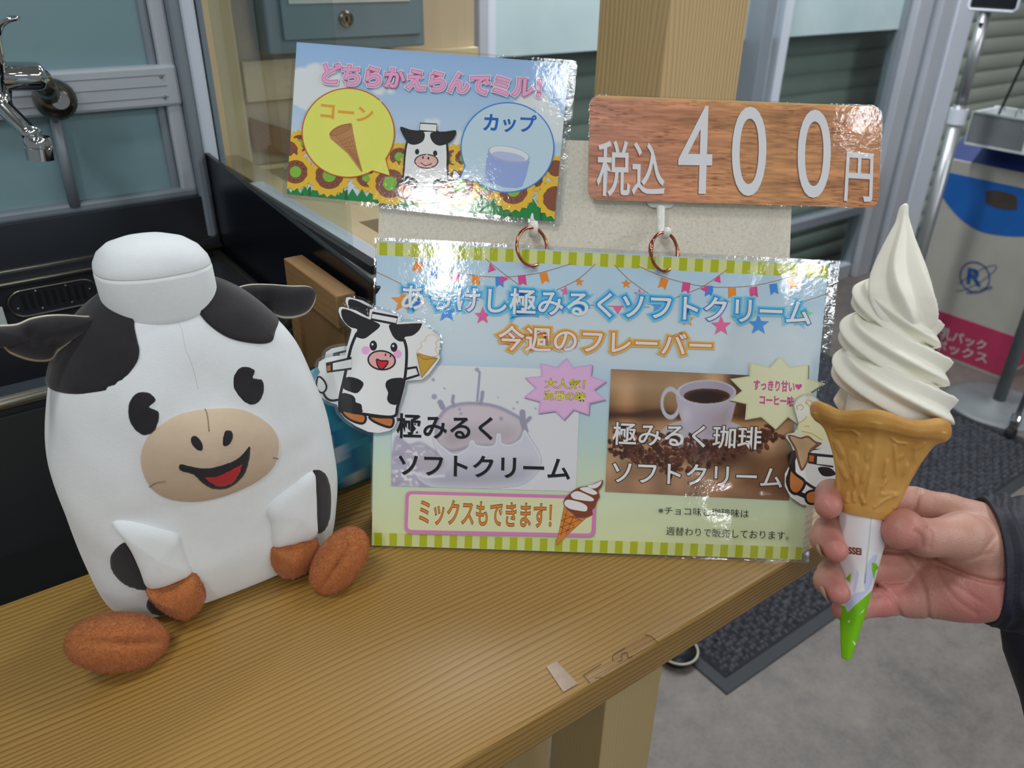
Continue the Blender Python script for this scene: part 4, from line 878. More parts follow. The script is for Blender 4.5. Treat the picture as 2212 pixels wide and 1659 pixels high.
# ---------------------------------------------------------------- upper left card
ca = thing('choice_card', 'laminated sunflower card asking cone or cup, tilted at the upper left', 'card', PT - P_EY * 0.0 + P_EX * 0.05)
S2 = Sheet(ca, -0.010)
CL = [(636, 88), (1248, 133), (1213, 492), (611, 428)]; CPq = [(641, 91), (1230, 137), (1197, 479), (620, 419)]
E_ = lambda pts: crop(590, 60, 3.16, pts)
def sky(X, Y, U, V):
    C = lerpstops(V, [(0, (150, 186, 230)), (0.35, (170, 200, 234)), (0.7, (200, 216, 236)), (1, (206, 220, 236))])
    x = (X - 590) * 3.16; y = (Y - 60) * 3.16
    for cx_, cy_, r in ((190, 330, 70), (290, 320, 90), (380, 350, 90), (150, 420, 120), (250, 450, 130), (420, 420, 90), (1730, 480, 60), (1820, 500, 70), (1880, 600, 90), (1700, 560, 80), (1950, 700, 100), (1110, 645, 30), (1060, 640, 25), (720, 425, 40), (800, 425, 30), (1280, 760, 60)):
        C = over(C, soft(np.hypot(x - cx_, (y - cy_) * 1.15) - r, 8), (218, 226, 238))
    return C
S2.raster(CPq, 110, 70, sky)
def inside(pts):
    xs = [CPq[0], CPq[1], CPq[2], CPq[3]]; return pts
def clip_card(pts):
    P = [tuple(p) for p in pts]
    for i in range(4):
        a, b = np.array(CPq[i], float), np.array(CPq[(i + 1) % 4], float); nrm = np.array([-(b - a)[1], (b - a)[0]]); out = []
        for j in range(len(P)):
            p, q = np.array(P[j]), np.array(P[(j + 1) % len(P)]); dp, dq = (p - a) @ nrm, (q - a) @ nrm
            if dp >= 0: out.append(tuple(p))
            if (dp >= 0) != (dq >= 0): t = dp / (dp - dq); out.append(tuple(p + (q - p) * t))
        P = out
        if len(P) < 3: return None
    return P
def cpoly(pts, c, smooth=0):
    if smooth: pts = catmull(pts, smooth)
    P = clip_card(pts)
    if P: S2.poly(P, c)
def sunflower(x, y, r, big=True):
    n = 17; cpoly(E_([(x + (r if i % 2 else r * 0.86) * math.cos(i * PI / n), y + (r if i % 2 else r * 0.86) * math.sin(i * PI / n)) for i in range(2 * n)]), (240, 186, 48))
    cpoly(E_([(x + r * 0.62 * math.cos(a) * (1.04 if i % 3 else 0.97), y + r * 0.62 * math.sin(a)) for i, a in enumerate(np.linspace(0, 2 * PI, 30, endpoint=False))]), (132, 78, 56))
    for i in range(12): a = i * PI / 6 + .2; cpoly(E_([(x + r * .46 * math.cos(a) + 6 * math.cos(b), y + r * .46 * math.sin(a) + 6 * math.sin(b)) for b in np.linspace(0, 2 * PI, 6, endpoint=False)]), (104, 54, 40)); S2.h -= S2.step
    S2.h += S2.step
    cpoly(E_([(x + r * 0.3 * math.cos(a), y + r * 0.3 * math.sin(a)) for a in np.linspace(0, 2 * PI, 20, endpoint=False)]), (126, 184, 60))
for x, y, r in ((180, 790, 95), (100, 840, 110), (860, 880, 100), (960, 930, 100), (1240, 900, 110), (1300, 890, 90), (1930, 960, 90), (640, 1020, 110), (1450, 1080, 110), (1560, 1040, 90), (1790, 1040, 80)): sunflower(x, y, r)
for x, y, w in ((1000, 1130, 0), ):
    pass
ground = [(60, 1130)]
for i, x in enumerate(np.linspace(90, 2000, 60)): ground.append((x, 1100 + 0.055 * (x - 90) + (26 if i % 2 else -26)))
ground += [(2010, 1400), (60, 1300)]
cpoly(E_(ground), (24, 132, 66))
for i, (x, y) in enumerate(((250, 1130), (500, 1150), (1130, 1200), (1420, 1180), (1620, 1280), (200, 1170), (720, 1190), (930, 1240), (1830, 1290))):
    cpoly(E_([(x - 14, y + 90), (x - 10, y - 30), (x + 8, y - 50), (x + 14, y + 90)]), (20, 104, 56)); S2.h -= S2.step
S2.h += S2.step
for x, y, r in ((155, 985, 130), (385, 1010, 150), (800, 1065, 160), (1270, 1075, 160), (1015, 1110, 110), (1640, 1110, 155), (1930, 1170, 140)): sunflower(x, y, r)
S2.flush('sunflower_print')
bub = [(515 + 312 * math.cos(a), 720 + 300 * math.sin(a)) for a in np.linspace(0.62, 2 * PI + 0.36, 50)]
bub += [(770, 905), (805, 1015), (690, 980)]; bub = E_([p for p in bub if True])
o1 = [E_([(515 + 314 * math.cos(a), 720 + 303 * math.sin(a))])[0] for a in np.linspace(1.02, 2 * PI + 0.62, 60)] + E_([(800, 1012)])
S2.outlined(o1, 2.6, (224, 232, 104), (200, 92, 40))
S2.raster([o1[45] if False else E_([(300, 500)])[0], E_([(740, 500)])[0], E_([(740, 900)])[0], E_([(300, 900)])[0]], 24, 24,
          lambda X, Y, U, V: over(np.ones(X.shape + (3,)) * np.array((224, 232, 104)), np.clip(1 - np.hypot(U - .5, V - .5) * 2.2, 0, 1) * 0.6, (238, 238, 120)))
o2 = [E_([(1600 + 316 * math.cos(a), 820 + 305 * math.sin(a))])[0] for a in np.linspace(-PI - 0.42, PI - 0.82, 60)] + E_([(1276, 1036)])
S2.outlined(o2, 2.8, (188, 214, 240), (58, 134, 208))
S2.text('コーン', [(694, 223), (809, 234), (693, 256), (804, 266)], (226, 164, 24), 0.03, layers=((0.025, (236, 220, 150)),))
S2.text('カップ', [(1046, 245), (1160, 250), (1043, 285), (1157, 289)], (24, 96, 188), 0.03, layers=((0.025, (206, 226, 246)),))
S2.poly(E_([(385, 728), (420, 700), (480, 668), (530, 652), (542, 660), (550, 720), (575, 840), (612, 980), (606, 990), (598, 978), (510, 860), (395, 760)]), (186, 134, 84))
S2.ell(*E_([(462, 700)])[0], 25, 9, (158, 104, 62), -0.42); S2.ell(*E_([(464, 702)])[0], 22, 7, (176, 122, 76), -0.42)
for i in range(7): S2.line(E_([(440 + i * 22, 790 - i * 6 + i * 20), (545 + i * 7, 740 + i * 34)]), 0.8, (150, 98, 58)); S2.h -= S2.step
for i in range(5): S2.line(E_([(430 + i * 26, 740 + i * 4), (560 + i * 11, 900 + i * 18)]), 0.8, (150, 98, 58)); S2.h -= S2.step
S2.h += S2.step
S2.poly(E_([(1465, 858), (1750, 915), (1728, 1010), (1700, 1085), (1660, 1095), (1580, 1090), (1500, 1068), (1450, 1040), (1452, 950)]), (148, 170, 222))
S2.ell(*E_([(1610, 868)])[0], 46, 17, (164, 176, 208), 0.2); S2.ell(*E_([(1611, 864)])[0], 43, 14.5, (220, 226, 236), 0.2); S2.ell(*E_([(1608, 882)])[0], 36, 9, (178, 192, 226), 0.18)
S2.text('どちらかえらんでミル！', [(699, 136), (1171, 170), (696, 182), (1167, 214)], (226, 166, 206), 0.035, layers=((0.07, (222, 214, 230)), (0.022, (202, 62, 110))))
S2.flush('card_print')
# plain cow drawing
BK, WT, BRN = (26, 26, 30), (226, 230, 234), (190, 116, 60)
def cow_small():
    S2.poly(E_([(905, 800), (935, 740), (990, 705), (1120, 705), (1170, 745), (1195, 800), (1198, 960), (1180, 1170), (900, 1165), (890, 960)]), BK, 3)
    S2.poly(E_([(918, 805), (945, 750), (1000, 718), (1110, 718), (1160, 755), (1182, 805), (1184, 960), (1168, 1158), (912, 1152), (902, 960)]), WT, 3)
    S2.poly(E_([(870, 680), (940, 700), (1030, 715), (1030, 770), (985, 800), (930, 795), (890, 740)]), BK, 3); S2.poly(E_([(1250, 705), (1180, 712), (1080, 720), (1085, 775), (1130, 808), (1190, 795), (1235, 760)]), BK, 3)
    S2.outlined(E_([(1005, 655), (1120, 662), (1115, 715), (1003, 705)]), 2.4, WT, BK)
    S2.ell(*E_([(985, 850)])[0], 4.5, 6, BK); S2.ell(*E_([(1108, 860)])[0], 4.5, 6, BK)
    S2.ell(*E_([(1048, 915)])[0], 26, 16, BK); S2.ell(*E_([(1048, 915)])[0], 23.5, 13.5, (226, 176, 170)); S2.ell(*E_([(1025, 890)])[0], 2, 3, BK); S2.ell(*E_([(1062, 895)])[0], 2, 3, BK)
    S2.line(E_([(1010, 925), (1045, 945), (1085, 930)]), 1.8, BK, 5)
    S2.poly(E_([(905, 1020), (960, 1030), (990, 1060), (960, 1110), (905, 1100)]), BK, 3); S2.poly(E_([(1185, 1040), (1120, 1035), (1090, 1070), (1110, 1120), (1180, 1120)]), BK, 3)
    S2.ell(*E_([(1175, 1125)])[0], 19, 24, BK, .5); S2.ell(*E_([(1175, 1125)])[0], 16, 20, BRN, .5); S2.ell(*E_([(895, 1110)])[0], 17, 20, BK, -.5); S2.ell(*E_([(900, 1118)])[0], 13, 15, BRN, -.5)
    S2.line(E_([(1225, 1085), (1250, 1070), (1255, 1030)]), 2.6, BK, 4); S2.outlined(E_([(1235, 975), (1270, 1000), (1272, 1030), (1245, 1045), (1225, 1020)]), 2.4, WT, BK, 3)
cow_small(); S2.flush('cow_print')
S2.slab(CPq, -0.0004, -0.00004, 'backing_paper', 'white_label')
S2.film(rrect(CL, 12), S2.h + 0.0003); S2.rim(rrect(CL, 12), rrect(CPq, 1), S2.h + 0.0004)

# ---------------------------------------------------------------- price sign
ps = thing('price_sign', 'wood-grain laminated price sign reading 400 yen with rounded corners', 'sign', PT + P_EX * 0.2)
S3 = Sheet(ps, -0.007)
PL = [(1272, 203), (1907, 228), (1900, 452), (1268, 434)]
_gn = np.random.RandomState(4)
def grain(X, Y, U, V):
    y = V * 104 + vnoise(X, Y, 80, 8) * 2.0 + vnoise(X, Y, 16, 9) * 0.5
    g = vnoise(X * 0.05 + 7, y * 1.0, 1.6, 12) * 0.6 + vnoise(X * 0.02, y * 1.0, 5, 13) * 0.6
    dk = np.clip((vnoise(X * 0.06, y, 0.9, 15) - 0.58) * 3, 0, 1) * np.clip(vnoise(X * .4, Y, 30, 16) * 1.6 - 0.2, 0, 1)
    C = lerpstops(U, [(0, (206, 146, 124)), (0.3, (204, 142, 106)), (0.6, (206, 150, 102)), (1, (208, 146, 100))])
    C = C * (0.74 + 0.36 * g[..., None]); C = over(C, dk * 0.65, (118, 70, 50))
    return over(C, soft(np.abs(V - 0.0) - 0.02, 0.008)[...] if False else np.clip(1 - V / 0.035, 0, 1), (226, 186, 120))
rr = rrect([(1274, 205), (1905, 230), (1898, 449), (1270, 432)], 26, 8)
# rounded raster: columns span from top to bottom edge of the rounded outline
def round_raster(sheet, outline, fn, nx, ny):
    P = np.array(outline); x0, x1 = P[:, 0].min() + .05, P[:, 0].max() - .05; xs = np.linspace(x0, x1, nx)
    xs = np.sort(np.concatenate([xs, x0 + (x1 - x0) * np.linspace(0, .012, 12) ** 1, x1 - (x1 - x0) * np.linspace(0, .012, 12)]))
    T, Bm = [], []
    for x in xs:
        ys = []
        for i in range(len(P)):
            a, b = P[i], P[(i + 1) % len(P)]
            if (a[0] - x) * (b[0] - x) <= 0 and a[0] != b[0]: ys.append(a[1] + (b[1] - a[1]) * (x - a[0]) / (b[0] - a[0]))
        T.append(min(ys)); Bm.append(max(ys))
    T = np.array(T)[:, None]; Bm = np.array(Bm)[:, None]; V = np.linspace(0, 1, ny)[None]; X = np.repeat(xs[:, None], ny, 1); Y = T * (1 - V) + Bm * V
    tl = 205 + (X - 1274) * 25 / 631; hh2 = 226.0; Vn = (Y - tl) / hh2; U = (X - x0) / (x1 - x0)
    C = fn(X, Y, U, Vn); h = sheet.up(); r = np.stack([(X - CX) / FPX, (Y - CY) / FPX, np.ones_like(X)], -1) @ RW.T
    t = ((sheet.O - EYE) @ P_N) / (r @ P_N); W = EYE + r * t[..., None] + P_N * h
    lc = np.where(C / 255 <= 0.04045, C / 255 / 12.92, ((C / 255 + 0.055) / 1.055) ** 2.4) * sheet.k
    sheet.mb.grid(W, cols=np.concatenate([np.clip(lc, 0, .9), np.ones(C.shape[:2] + (1,))], -1).reshape(-1, 4))
round_raster(S3, rr, grain, 300, 150)
S3.flush('wood_grain_print')
WP = (222, 224, 232); SHD = (132, 88, 66)
def num(b, q, bold): S3.text(b, q, WP, bold, shadow=(-2.2, 2.2, SHD))
num('税込', [(1291, 302), (1438, 307), (1288, 424), (1436, 425)], 0.010)
num('4', [(1469, 228), (1542, 229), (1463, 418), (1536, 419)], 0.0); num('0', [(1583, 230), (1658, 231), (1579, 423), (1653, 424)], 0.0); num('0', [(1725, 236), (1797, 238), (1721, 427), (1792, 428)], 0.0)
num('円', [(1829, 328), (1887, 332), (1823, 434), (1884, 437)], 0.012)
S3.flush('price_print')
rl = rrect(PL, 30, 8)
S3.slab(rr, -0.0004, -0.00004, 'backing_paper', 'white_label')
S3.film(rl, S3.h + 0.0003); S3.rim(rl, rr, S3.h + 0.0004)

# ---------------------------------------------------------------- hooks and rings
def wpp(px, py, h): return Sheet(None, h).w(px, py)
hk = thing('adhesive_hook', 'white plastic adhesive hook holding the right copper ring', 'hook', wpp(1430, 470, -0.012), 'white hooks on the linen board')
m = MB(); m.prism([wpp(*p, -0.0155) for p in rrect([(1398, 380), (1458, 384), (1456, 452), (1396, 449)], 18)], P_N * 0.003); m.build('base_plate', 'white_plastic', hk, smooth='auto')
m = MB(); m.tube([wpp(1428, 446, -0.010), wpp(1427, 480, -0.009), wpp(1427, 497, -0.009), wpp(1430, 507, -0.005), wpp(1437, 510, 0.0), wpp(1441, 502, 0.004), wpp(1443, 492, 0.004)], [0.0032, 0.003, 0.003, 0.0031, 0.0031, 0.003, 0.0026], 12, flat=0.7); m.build('hook_arm', 'white_plastic', hk, smooth=True)
hk = thing('adhesive_hook', 'white plastic hook tip poking up in front of the sunflower card edge', 'hook', wpp(1152, 480, -0.012), 'white hooks on the linen board')
m = MB(); m.prism([wpp(*p, -0.0155) for p in rrect([(1124, 425), (1180, 429), (1178, 470), (1122, 467)], 18)], P_N * 0.003); m.build('base_plate', 'white_plastic', hk, smooth='auto')
m = MB(); m.tube([wpp(1150, 462, -0.0115), wpp(1150, 488, -0.011), wpp(1150, 502, -0.009), wpp(1151, 507, -0.005), wpp(1152, 502, 0.0), wpp(1153, 492, 0.0015), wpp(1153, 478, 0.0015)], [0.0032, 0.003, 0.003, 0.0032, 0.0033, 0.0033, 0.003], 12, flat=0.7); m.build('hook_arm', 'white_plastic', hk, smooth=True)
def ring(cx, cy, lab, hinge):
    c = wpp(cx, cy, 0.003); r = 0.0133; a = (P_EX * 0.80 - P_N * 0.60)
    t = thing('binder_ring', lab, 'ring', c, 'copper rings hanging the poster')
    MB().tube([c + r * (math.cos(q) * a * 0.98 + math.sin(q) * P_EY) for q in np.linspace(0, 2 * PI, 48, endpoint=False)], 0.00115, 8, closed=True).build('wire_loop', 'copper', t, smooth=True)
    if hinge:
        q = PI - 0.12; pc = c + r * (math.cos(q) * a + math.sin(q) * P_EY)
        m = MB(); m.lathe([(0.0001, -0.0016), (0.0013, -0.0016), (0.0016, 0), (0.0013, 0.0016), (0.0001, 0.0016)], pc, P_N, 12)
        m.tube([c + r * (math.cos(w_) * a + math.sin(w_) * P_EY) for w_ in np.linspace(q - .5, q + .5, 8)], [0.0010, .0014, .0016, .0018, .0018, .0016, .0014, .0010], 8); m.build('hinge', 'copper', t, smooth=True)
        m = MB(); m.tube([c + r * (math.cos(w_) * a + math.sin(w_) * P_EY) for w_ in np.linspace(-.35, .35, 6)], [0.0010, .0014, .0016, .0016, .0014, .0010], 8); m.build('clasp', 'copper', t, smooth=True)
ring(1149, 533, 'thin copper ring through the left poster hole', False)
ring(1435, 544, 'copper ring with a hinge knuckle through the right poster hole', True)
# ================================================================ laminated cut-outs
def poff(pts, d):
    P = np.asarray(pts, float); n = len(P); A = 0.5 * sum(P[i][0] * P[(i + 1) % n][1] - P[(i + 1) % n][0] * P[i][1] for i in range(n)); s = 1 if A > 0 else -1; out = []
    for i in range(n):
        t = P[(i + 1) % n] - P[i - 1]; t = t / (np.linalg.norm(t) + 1e-9); out.append(tuple(P[i] + s * d * np.array([t[1], -t[0]])))
    return out
F0 = lambda pts: crop(660, 620, 4.424, pts)
cow_out = [(315, 230), (322, 196), (350, 188), (480, 222), (585, 280), (606, 285), (615, 215), (650, 203), (880, 268), (912, 292), (900, 335), (1090, 325), (1130, 338), (1180, 400), (1235, 440), (1282, 480), (1285, 560), (1272, 640), (1286, 672), (1265, 715), (1180, 830), (1112, 885), (965, 897), (942, 1000), (900, 1130), (868, 1205), (870, 1290), (848, 1342), (800, 1375), (700, 1395), (600, 1385), (480, 1330), (380, 1260), (320, 1190), (300, 1125), (240, 1105), (160, 1060), (110, 1010), (88, 950), (95, 880), (140, 815), (118, 770), (128, 715), (185, 680), (280, 660), (380, 650), (400, 560), (430, 450), (440, 405), (380, 350), (335, 290)]
def cow_cutout(off, dx, dy, label, full=True):
    t = thing('cow_cutout', label, 'cutout', PT + P_N * off - P_EY * 0.1, 'laminated cow cutouts by the poster')
    s = Sheet(t, off, 0.000012); F = lambda pts: crop(660 + dx, 620 + dy, 4.424, pts)
    s.poly(F(cow_out), (226, 230, 234)); lw = 6.3
    s.line(F([(490, 440), (440, 560), (405, 700), (375, 850), (335, 1020), (325, 1120), (345, 1195), (520, 1210), (830, 1240), (880, 1140), (935, 940), (960, 780), (965, 600), (940, 500)]), lw, BK, 5)
    s.poly(F([(350, 212), (420, 222), (520, 270), (590, 300), (700, 350), (705, 385), (640, 440), (570, 490), (520, 490), (470, 462), (495, 405), (430, 385), (370, 330), (342, 265)]), BK, 3)
    s.poly(F([(800, 360), (900, 355), (1095, 345), (1110, 365), (1080, 420), (1020, 465), (950, 478), (945, 515), (900, 520), (850, 490), (815, 430)]), BK, 3)
    s.outlined(F([(640, 245), (880, 290), (865, 355), (625, 308)]), lw * .8, WT, BK)
    if full:
        s.ell(*F([(575, 605)])[0], 9, 9, (232, 170, 214)); s.ell(*F([(880, 640)])[0], 9, 9, (232, 170, 214))
        s.ell(*F([(648, 560)])[0], 8, 11, BK); s.ell(*F([(845, 575)])[0], 7.5, 10, BK); s.ell(*F([(640, 548)])[0], 2.2, 2.6, WT); s.ell(*F([(838, 563)])[0], 2.2, 2.6, WT)
        s.ell(*F([(728, 700)])[0], 31, 22, BK, .1); s.ell(*F([(728, 700)])[0], 27.5, 18.5, (226, 168, 166), .1)
        s.ell(*F([(765, 648)])[0], 1.8, 2.6, BK); s.ell(*F([(812, 660)])[0], 1.8, 2.6, BK)
        s.poly(F([(680, 690), (720, 705), (790, 710), (760, 765), (720, 785), (690, 750)]), (200, 36, 44), 3); s.line(F([(680, 690), (720, 705), (790, 710), (760, 765), (720, 785), (690, 750)]), 3, BK, 3, True)
    s.poly(F([(385, 865), (480, 870), (545, 905), (550, 945), (500, 1010), (440, 1005), (355, 960)]), BK, 3); s.poly(F([(350, 1015), (440, 1030), (475, 1065), (480, 1100), (530, 1120), (540, 1165), (530, 1200), (340, 1190), (325, 1100)]), BK, 3)
    s.poly(F([(945, 880), (850, 870), (780, 895), (765, 945), (790, 1010), (780, 1070), (810, 1115), (880, 1118), (925, 1000)]), BK, 3)
    s.outlined(F([(350, 1180), (450, 1200), (560, 1220), (575, 1270), (540, 1305), (450, 1280), (380, 1235)]), 5, BRN, BK, 3); s.outlined(F([(610, 1235), (720, 1245), (830, 1250), (840, 1300), (810, 1340), (720, 1315), (640, 1275)]), 5, BRN, BK, 3)
    s.poly(F([(195, 725), (440, 668), (440, 788), (205, 820)]), BK); s.poly(F([(262, 728), (440, 690), (440, 770), (262, 795)]), WT); s.poly(F([(205, 755), (238, 745), (240, 800), (208, 805)]), BRN)
    s.outlined(F([(120, 860), (165, 880), (200, 940), (190, 990), (150, 1010), (105, 960)]), 4, WT, BK, 3); s.line(F([(170, 1010), (200, 1060), (250, 1085), (325, 1075)]), 5, BK, 4)
    s.line(F([(965, 780), (1060, 765), (1085, 840), (955, 880)]), 5, BK)
    if full:
        sw = F([(1075, 620), (1090, 590), (1115, 570), (1105, 530), (1150, 510), (1155, 480), (1200, 455), (1240, 465), (1270, 500), (1240, 530), (1255, 570), (1240, 600), (1262, 650), (1180, 665)])
        s.outlined(sw, 1.6, (232, 232, 232), (226, 196, 150), 4)
        s.outlined(F([(1065, 635), (1260, 680), (1110, 865)]), 3, (196, 158, 56), (168, 116, 44)); s.line(F([(1070, 645), (1130, 690), (1255, 682)]), 2.4, (168, 116, 44))
    s.flush('cow_print')
    s.slab(F(cow_out), -0.0003, -0.00003, 'backing_paper', 'white_label')
    f_ = poff(catmull(F(cow_out), 2), 6.5); s.film(f_, s.h + 0.0002); s.rim(f_, catmull(F(cow_out), 2), s.h + 0.00025)
    return t
cow_cutout(0.0030, 0, 0, 'laminated cow cutout holding a cone, front one at the poster left edge')
cow_cutout(-0.0055, 15, -21, 'second laminated cow cutout mostly hidden behind the front one', full=False)

cc = thing('cone_cow_cutout', 'laminated cutout of a cow in a brown cone behind the wafer cone', 'cutout', PT + P_EX * .28 - P_EY * 0.13)
s = Sheet(cc, 0.003, 0.000012); D0 = D_
out2 = [(1690, 150), (1680, 95), (1700, 50), (1750, 20), (1820, 20), (1880, 60), (1960, 130), (2060, 230), (2120, 330), (2150, 450), (2160, 600), (2120, 760), (2030, 860), (1930, 900), (1830, 895), (1740, 885), (1650, 825), (1605, 740), (1605, 640), (1650, 560), (1675, 460), (1650, 400), (1612, 350), (1625, 322), (1680, 312), (1715, 240)]
s.poly(D0(out2), (222, 222, 216)); s.poly(D0([(1700, 290), (1760, 210), (1800, 150), (1960, 200), (2080, 340), (2000, 400), (1720, 330)]), (226, 222, 178), 3)
for q in ([(1700, 290), (1715, 240), (1760, 210), (1780, 180)], [(1710, 130), (1700, 105), (1730, 90), (1755, 110), (1730, 135)], [(1770, 85), (1780, 55), (1815, 60), (1840, 95), (1810, 110), (1775, 70)], [(1760, 260), (1800, 262)], [(1740, 300), (1820, 320), (1900, 370)]): s.line(D0(q), 2, (206, 182, 84), 4)
s.poly(D0([(1660, 455), (1640, 600), (1612, 700), (1680, 800), (1980, 890), (2100, 800), (2140, 600), (2080, 460)]), BK, 3)
s.poly(D0([(1700, 500), (1690, 640), (1660, 720), (1700, 770), (1960, 850), (2060, 760), (2090, 600), (2000, 450), (1850, 450)]), WT, 3)
s.poly(D0([(1640, 610), (1660, 620), (1760, 700), (1720, 780), (1680, 790), (1640, 740)]), BRN, 3); s.line(D0([(1645, 610), (1700, 650), (1765, 705), (1730, 780), (1680, 798), (1636, 745)]), 6, BK, 3, True)
s.line(D0([(1765, 705), (1860, 760), (1960, 740)]), 6, BK, 4); s.poly(D0([(1780, 790), (1850, 770), (1920, 800), (1930, 860), (1810, 880), (1770, 840)]), BRN, 3); s.line(D0([(1780, 790), (1850, 770), (1920, 800), (1930, 860), (1810, 880), (1770, 840)]), 5, BK, 3, True)
s.poly(D0([(1870, 590), (1960, 590), (2010, 640), (1960, 660), (1900, 650)]), BK, 3)
s.poly(D0([(1625, 335), (1680, 335), (1730, 350), (1790, 335), (1850, 380), (1900, 395), (1860, 430), (1810, 470), (1790, 540), (1750, 612), (1725, 600), (1700, 520), (1680, 440)]), (118, 82, 60), 3)
s.poly(D0([(1645, 345), (1690, 350), (1735, 364), (1785, 352), (1835, 390), (1850, 405), (1800, 450), (1778, 530), (1748, 590), (1735, 580), (1716, 510), (1694, 430)]), (190, 158, 118), 3)
s.poly(D0([(1788, 470), (1990, 490), (1990, 590), (1790, 555)]), BK); s.poly(D0([(1862, 500), (1990, 512), (1990, 575), (1858, 560)]), WT); s.poly(D0([(1800, 490), (1838, 496), (1832, 545), (1796, 540)]), (200, 96, 36))
s.flush('cow_print'); s.slab(D0(out2), -0.0003, -0.00003, 'backing_paper', 'white_label')
f_ = poff(catmull(D0(out2), 2), 5); s.film(f_, s.h + 0.0002); s.rim(f_, catmull(D0(out2), 2), s.h + 0.00025)

# ================================================================ blue packet behind the cutout
bg = thing('blue_packet', 'crumpled shiny blue plastic packet standing between plush toy and poster', 'packet', (0.205, 0.4925, 0.922))
nu, nv = 60, 70; P = np.zeros((nu, nv, 3)); Cc = np.zeros((nu, nv, 4)); Cc[..., 3] = 1
for i in range(nu):
    a = 2 * PI * i / nu
    for j in range(nv):
        v = j / (nv - 1); w = (1 - abs(2 * v - 1) ** 6) * 0.92 + 0.08; e = 0.45
        x = 0.2060 + 0.036 * np.sign(math.cos(a)) * abs(math.cos(a)) ** e; dep = 0.008 * w
        y = 0.4925 + 0.004 * v + dep * np.sign(math.sin(a)) * abs(math.sin(a)) ** e; z = 0.9225 + 0.106 * v + 0.004 * math.sin(3 * a)* v
        n = float(vnoise(np.array(x * 9e3 / 25), np.array(z * 9e3 / 25), 14, 3) - .5); y += 0.005 * n * w; P[i, j] = (x, y, z)
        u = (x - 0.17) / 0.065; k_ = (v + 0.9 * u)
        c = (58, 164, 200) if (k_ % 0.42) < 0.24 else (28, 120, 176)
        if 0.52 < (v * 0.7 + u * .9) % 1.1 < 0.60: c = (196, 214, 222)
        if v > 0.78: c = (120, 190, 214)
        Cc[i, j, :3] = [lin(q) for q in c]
m = MB(); m.grid(P, closed_u=True, cols=Cc.reshape(-1, 4)); m.add([P[i, 0] for i in range(nu)], [tuple(range(nu))], np.tile([.1, .3, .5, 1], (nu, 1))); m.add([P[i, -1] for i in range(nu)], [tuple(range(nu))], np.tile([.3, .6, .7, 1], (nu, 1)))
m_print('packet_film', 0.18); M['packet_film'].node_tree.nodes['Principled BSDF'].inputs['Specular IOR Level'].default_value = 0.6
m.build('body', 'packet_film', bg, smooth=True)

# ================================================================ plush cow
pc = thing('plush_cow', 'white plush cow with black patches, beige muzzle and white cap', 'plush toy', (0.094, 0.46, TZ))
BXC, BYC = 0.0935, 0.462
HH = [0.0, 0.006, 0.03, 0.07, 0.11, 0.145, 0.166, 0.182, 0.194, 0.204, 0.210, 0.212]
AA = [0.0700, 0.0765, 0.0815, 0.0830, 0.0815, 0.0735, 0.0655, 0.0555, 0.0445, 0.0300, 0.0150, 0.0005]
BB = [0.0340, 0.0400, 0.0445, 0.0460, 0.0440, 0.0400, 0.0355, 0.0300, 0.0240, 0.0165, 0.0085, 0.0005]
def body_pt(th, h):
    a = np.interp(h, HH, AA); b = np.interp(h, HH, BB); xc = BXC + 0.001 - 0.008 * (h / 0.212) ** 2; e = 0.72
    s_, c_ = math.sin(th), math.cos(th)
    return np.array([xc + a * np.sign(s_) * abs(s_) ** e, BYC - b * np.sign(c_) * abs(c_) ** e, TZ + 0.0008 + h])
def smooth_prof():
    global HH, AA, BB
    t = np.linspace(0, 1, 12); tt = np.linspace(0, 1, 70)
    def cat(v): return catmull([(x, y) for x, y in zip(t * 11, v)], 8, False)[:, 1]
    h, a, b = cat(HH), cat(AA), cat(BB); h = np.maximum.accumulate(h); HH, AA, BB = h, np.maximum(a, .0003), np.maximum(b, .0003)
smooth_prof()
nth = 160; hs = HH; P = np.array([[body_pt(t, h) for t in np.linspace(0, 2 * PI, nth, endpoint=False)] for h in hs])
# soft dents in the stuffing
for i in range(P.shape[0]):
    for j in range(nth):
        th = 2 * PI * j / nth; h = hs[i]; n = math.sin(th * 3 + h * 60) * 0.0006 + math.sin(th * 7 + h * 110) * 0.0003
        tt = (th + PI) % (2 * PI) - PI
        for a0, h0, wa, wh, dp in ((0.05, .152, .10, .017, -.0020), (-.34, .142, .12, .02, .0012), (.42, .112, .14, .02, -.0012), (-.55, .083, .30, .008, -.0016), (.55, .095, .25, .007, -.0014), (0.0, .036, .5, .014, .0016), (-.95, .06, .2, .02, -.0012)):
            n += dp * math.exp(-((tt - a0) / wa) ** 2 - ((h - h0) / wh) ** 2)
        P[i, j, 1] -= n * math.cos(th); P[i, j, 0] += n * math.sin(th)
mb = MB(); mb.grid(P, closed_v=True, cap0=True, cap1=True); bodyV, bodyF = np.vstack(mb.v), list(mb.f)
mb.build('body', 'plush_white', pc, smooth=True)
class Hit:
    def __init__(s): s.V = []; s.F = []; s.n = 0; s.t = None
    def add(s, V, F): s.V.append(np.asarray(V)); s.F += [tuple(i + s.n for i in f) for f in F]; s.n += len(V); s.t = BVHTree.FromPolygons([Vector(v) for v in np.vstack(s.V)], s.F, epsilon=0.0); return s
    def px(s, x, y):
        r = ray(x, y); r /= np.linalg.norm(r); loc, nor, i, d = s.t.ray_cast(Vector(EYE), Vector(r))
        if loc is None: return None, None
        n = np.array(nor); n = n if n @ r < 0 else -n; return np.array(loc), n
def hit_or_near(h, x, y):
    p, n = h.px(x, y)
    if p is None:
        q = ony((x, y), BYC); loc, nor, i, d = h.t.find_nearest(Vector(q)); p = np.array(loc); n = np.array(nor)
    return p, n
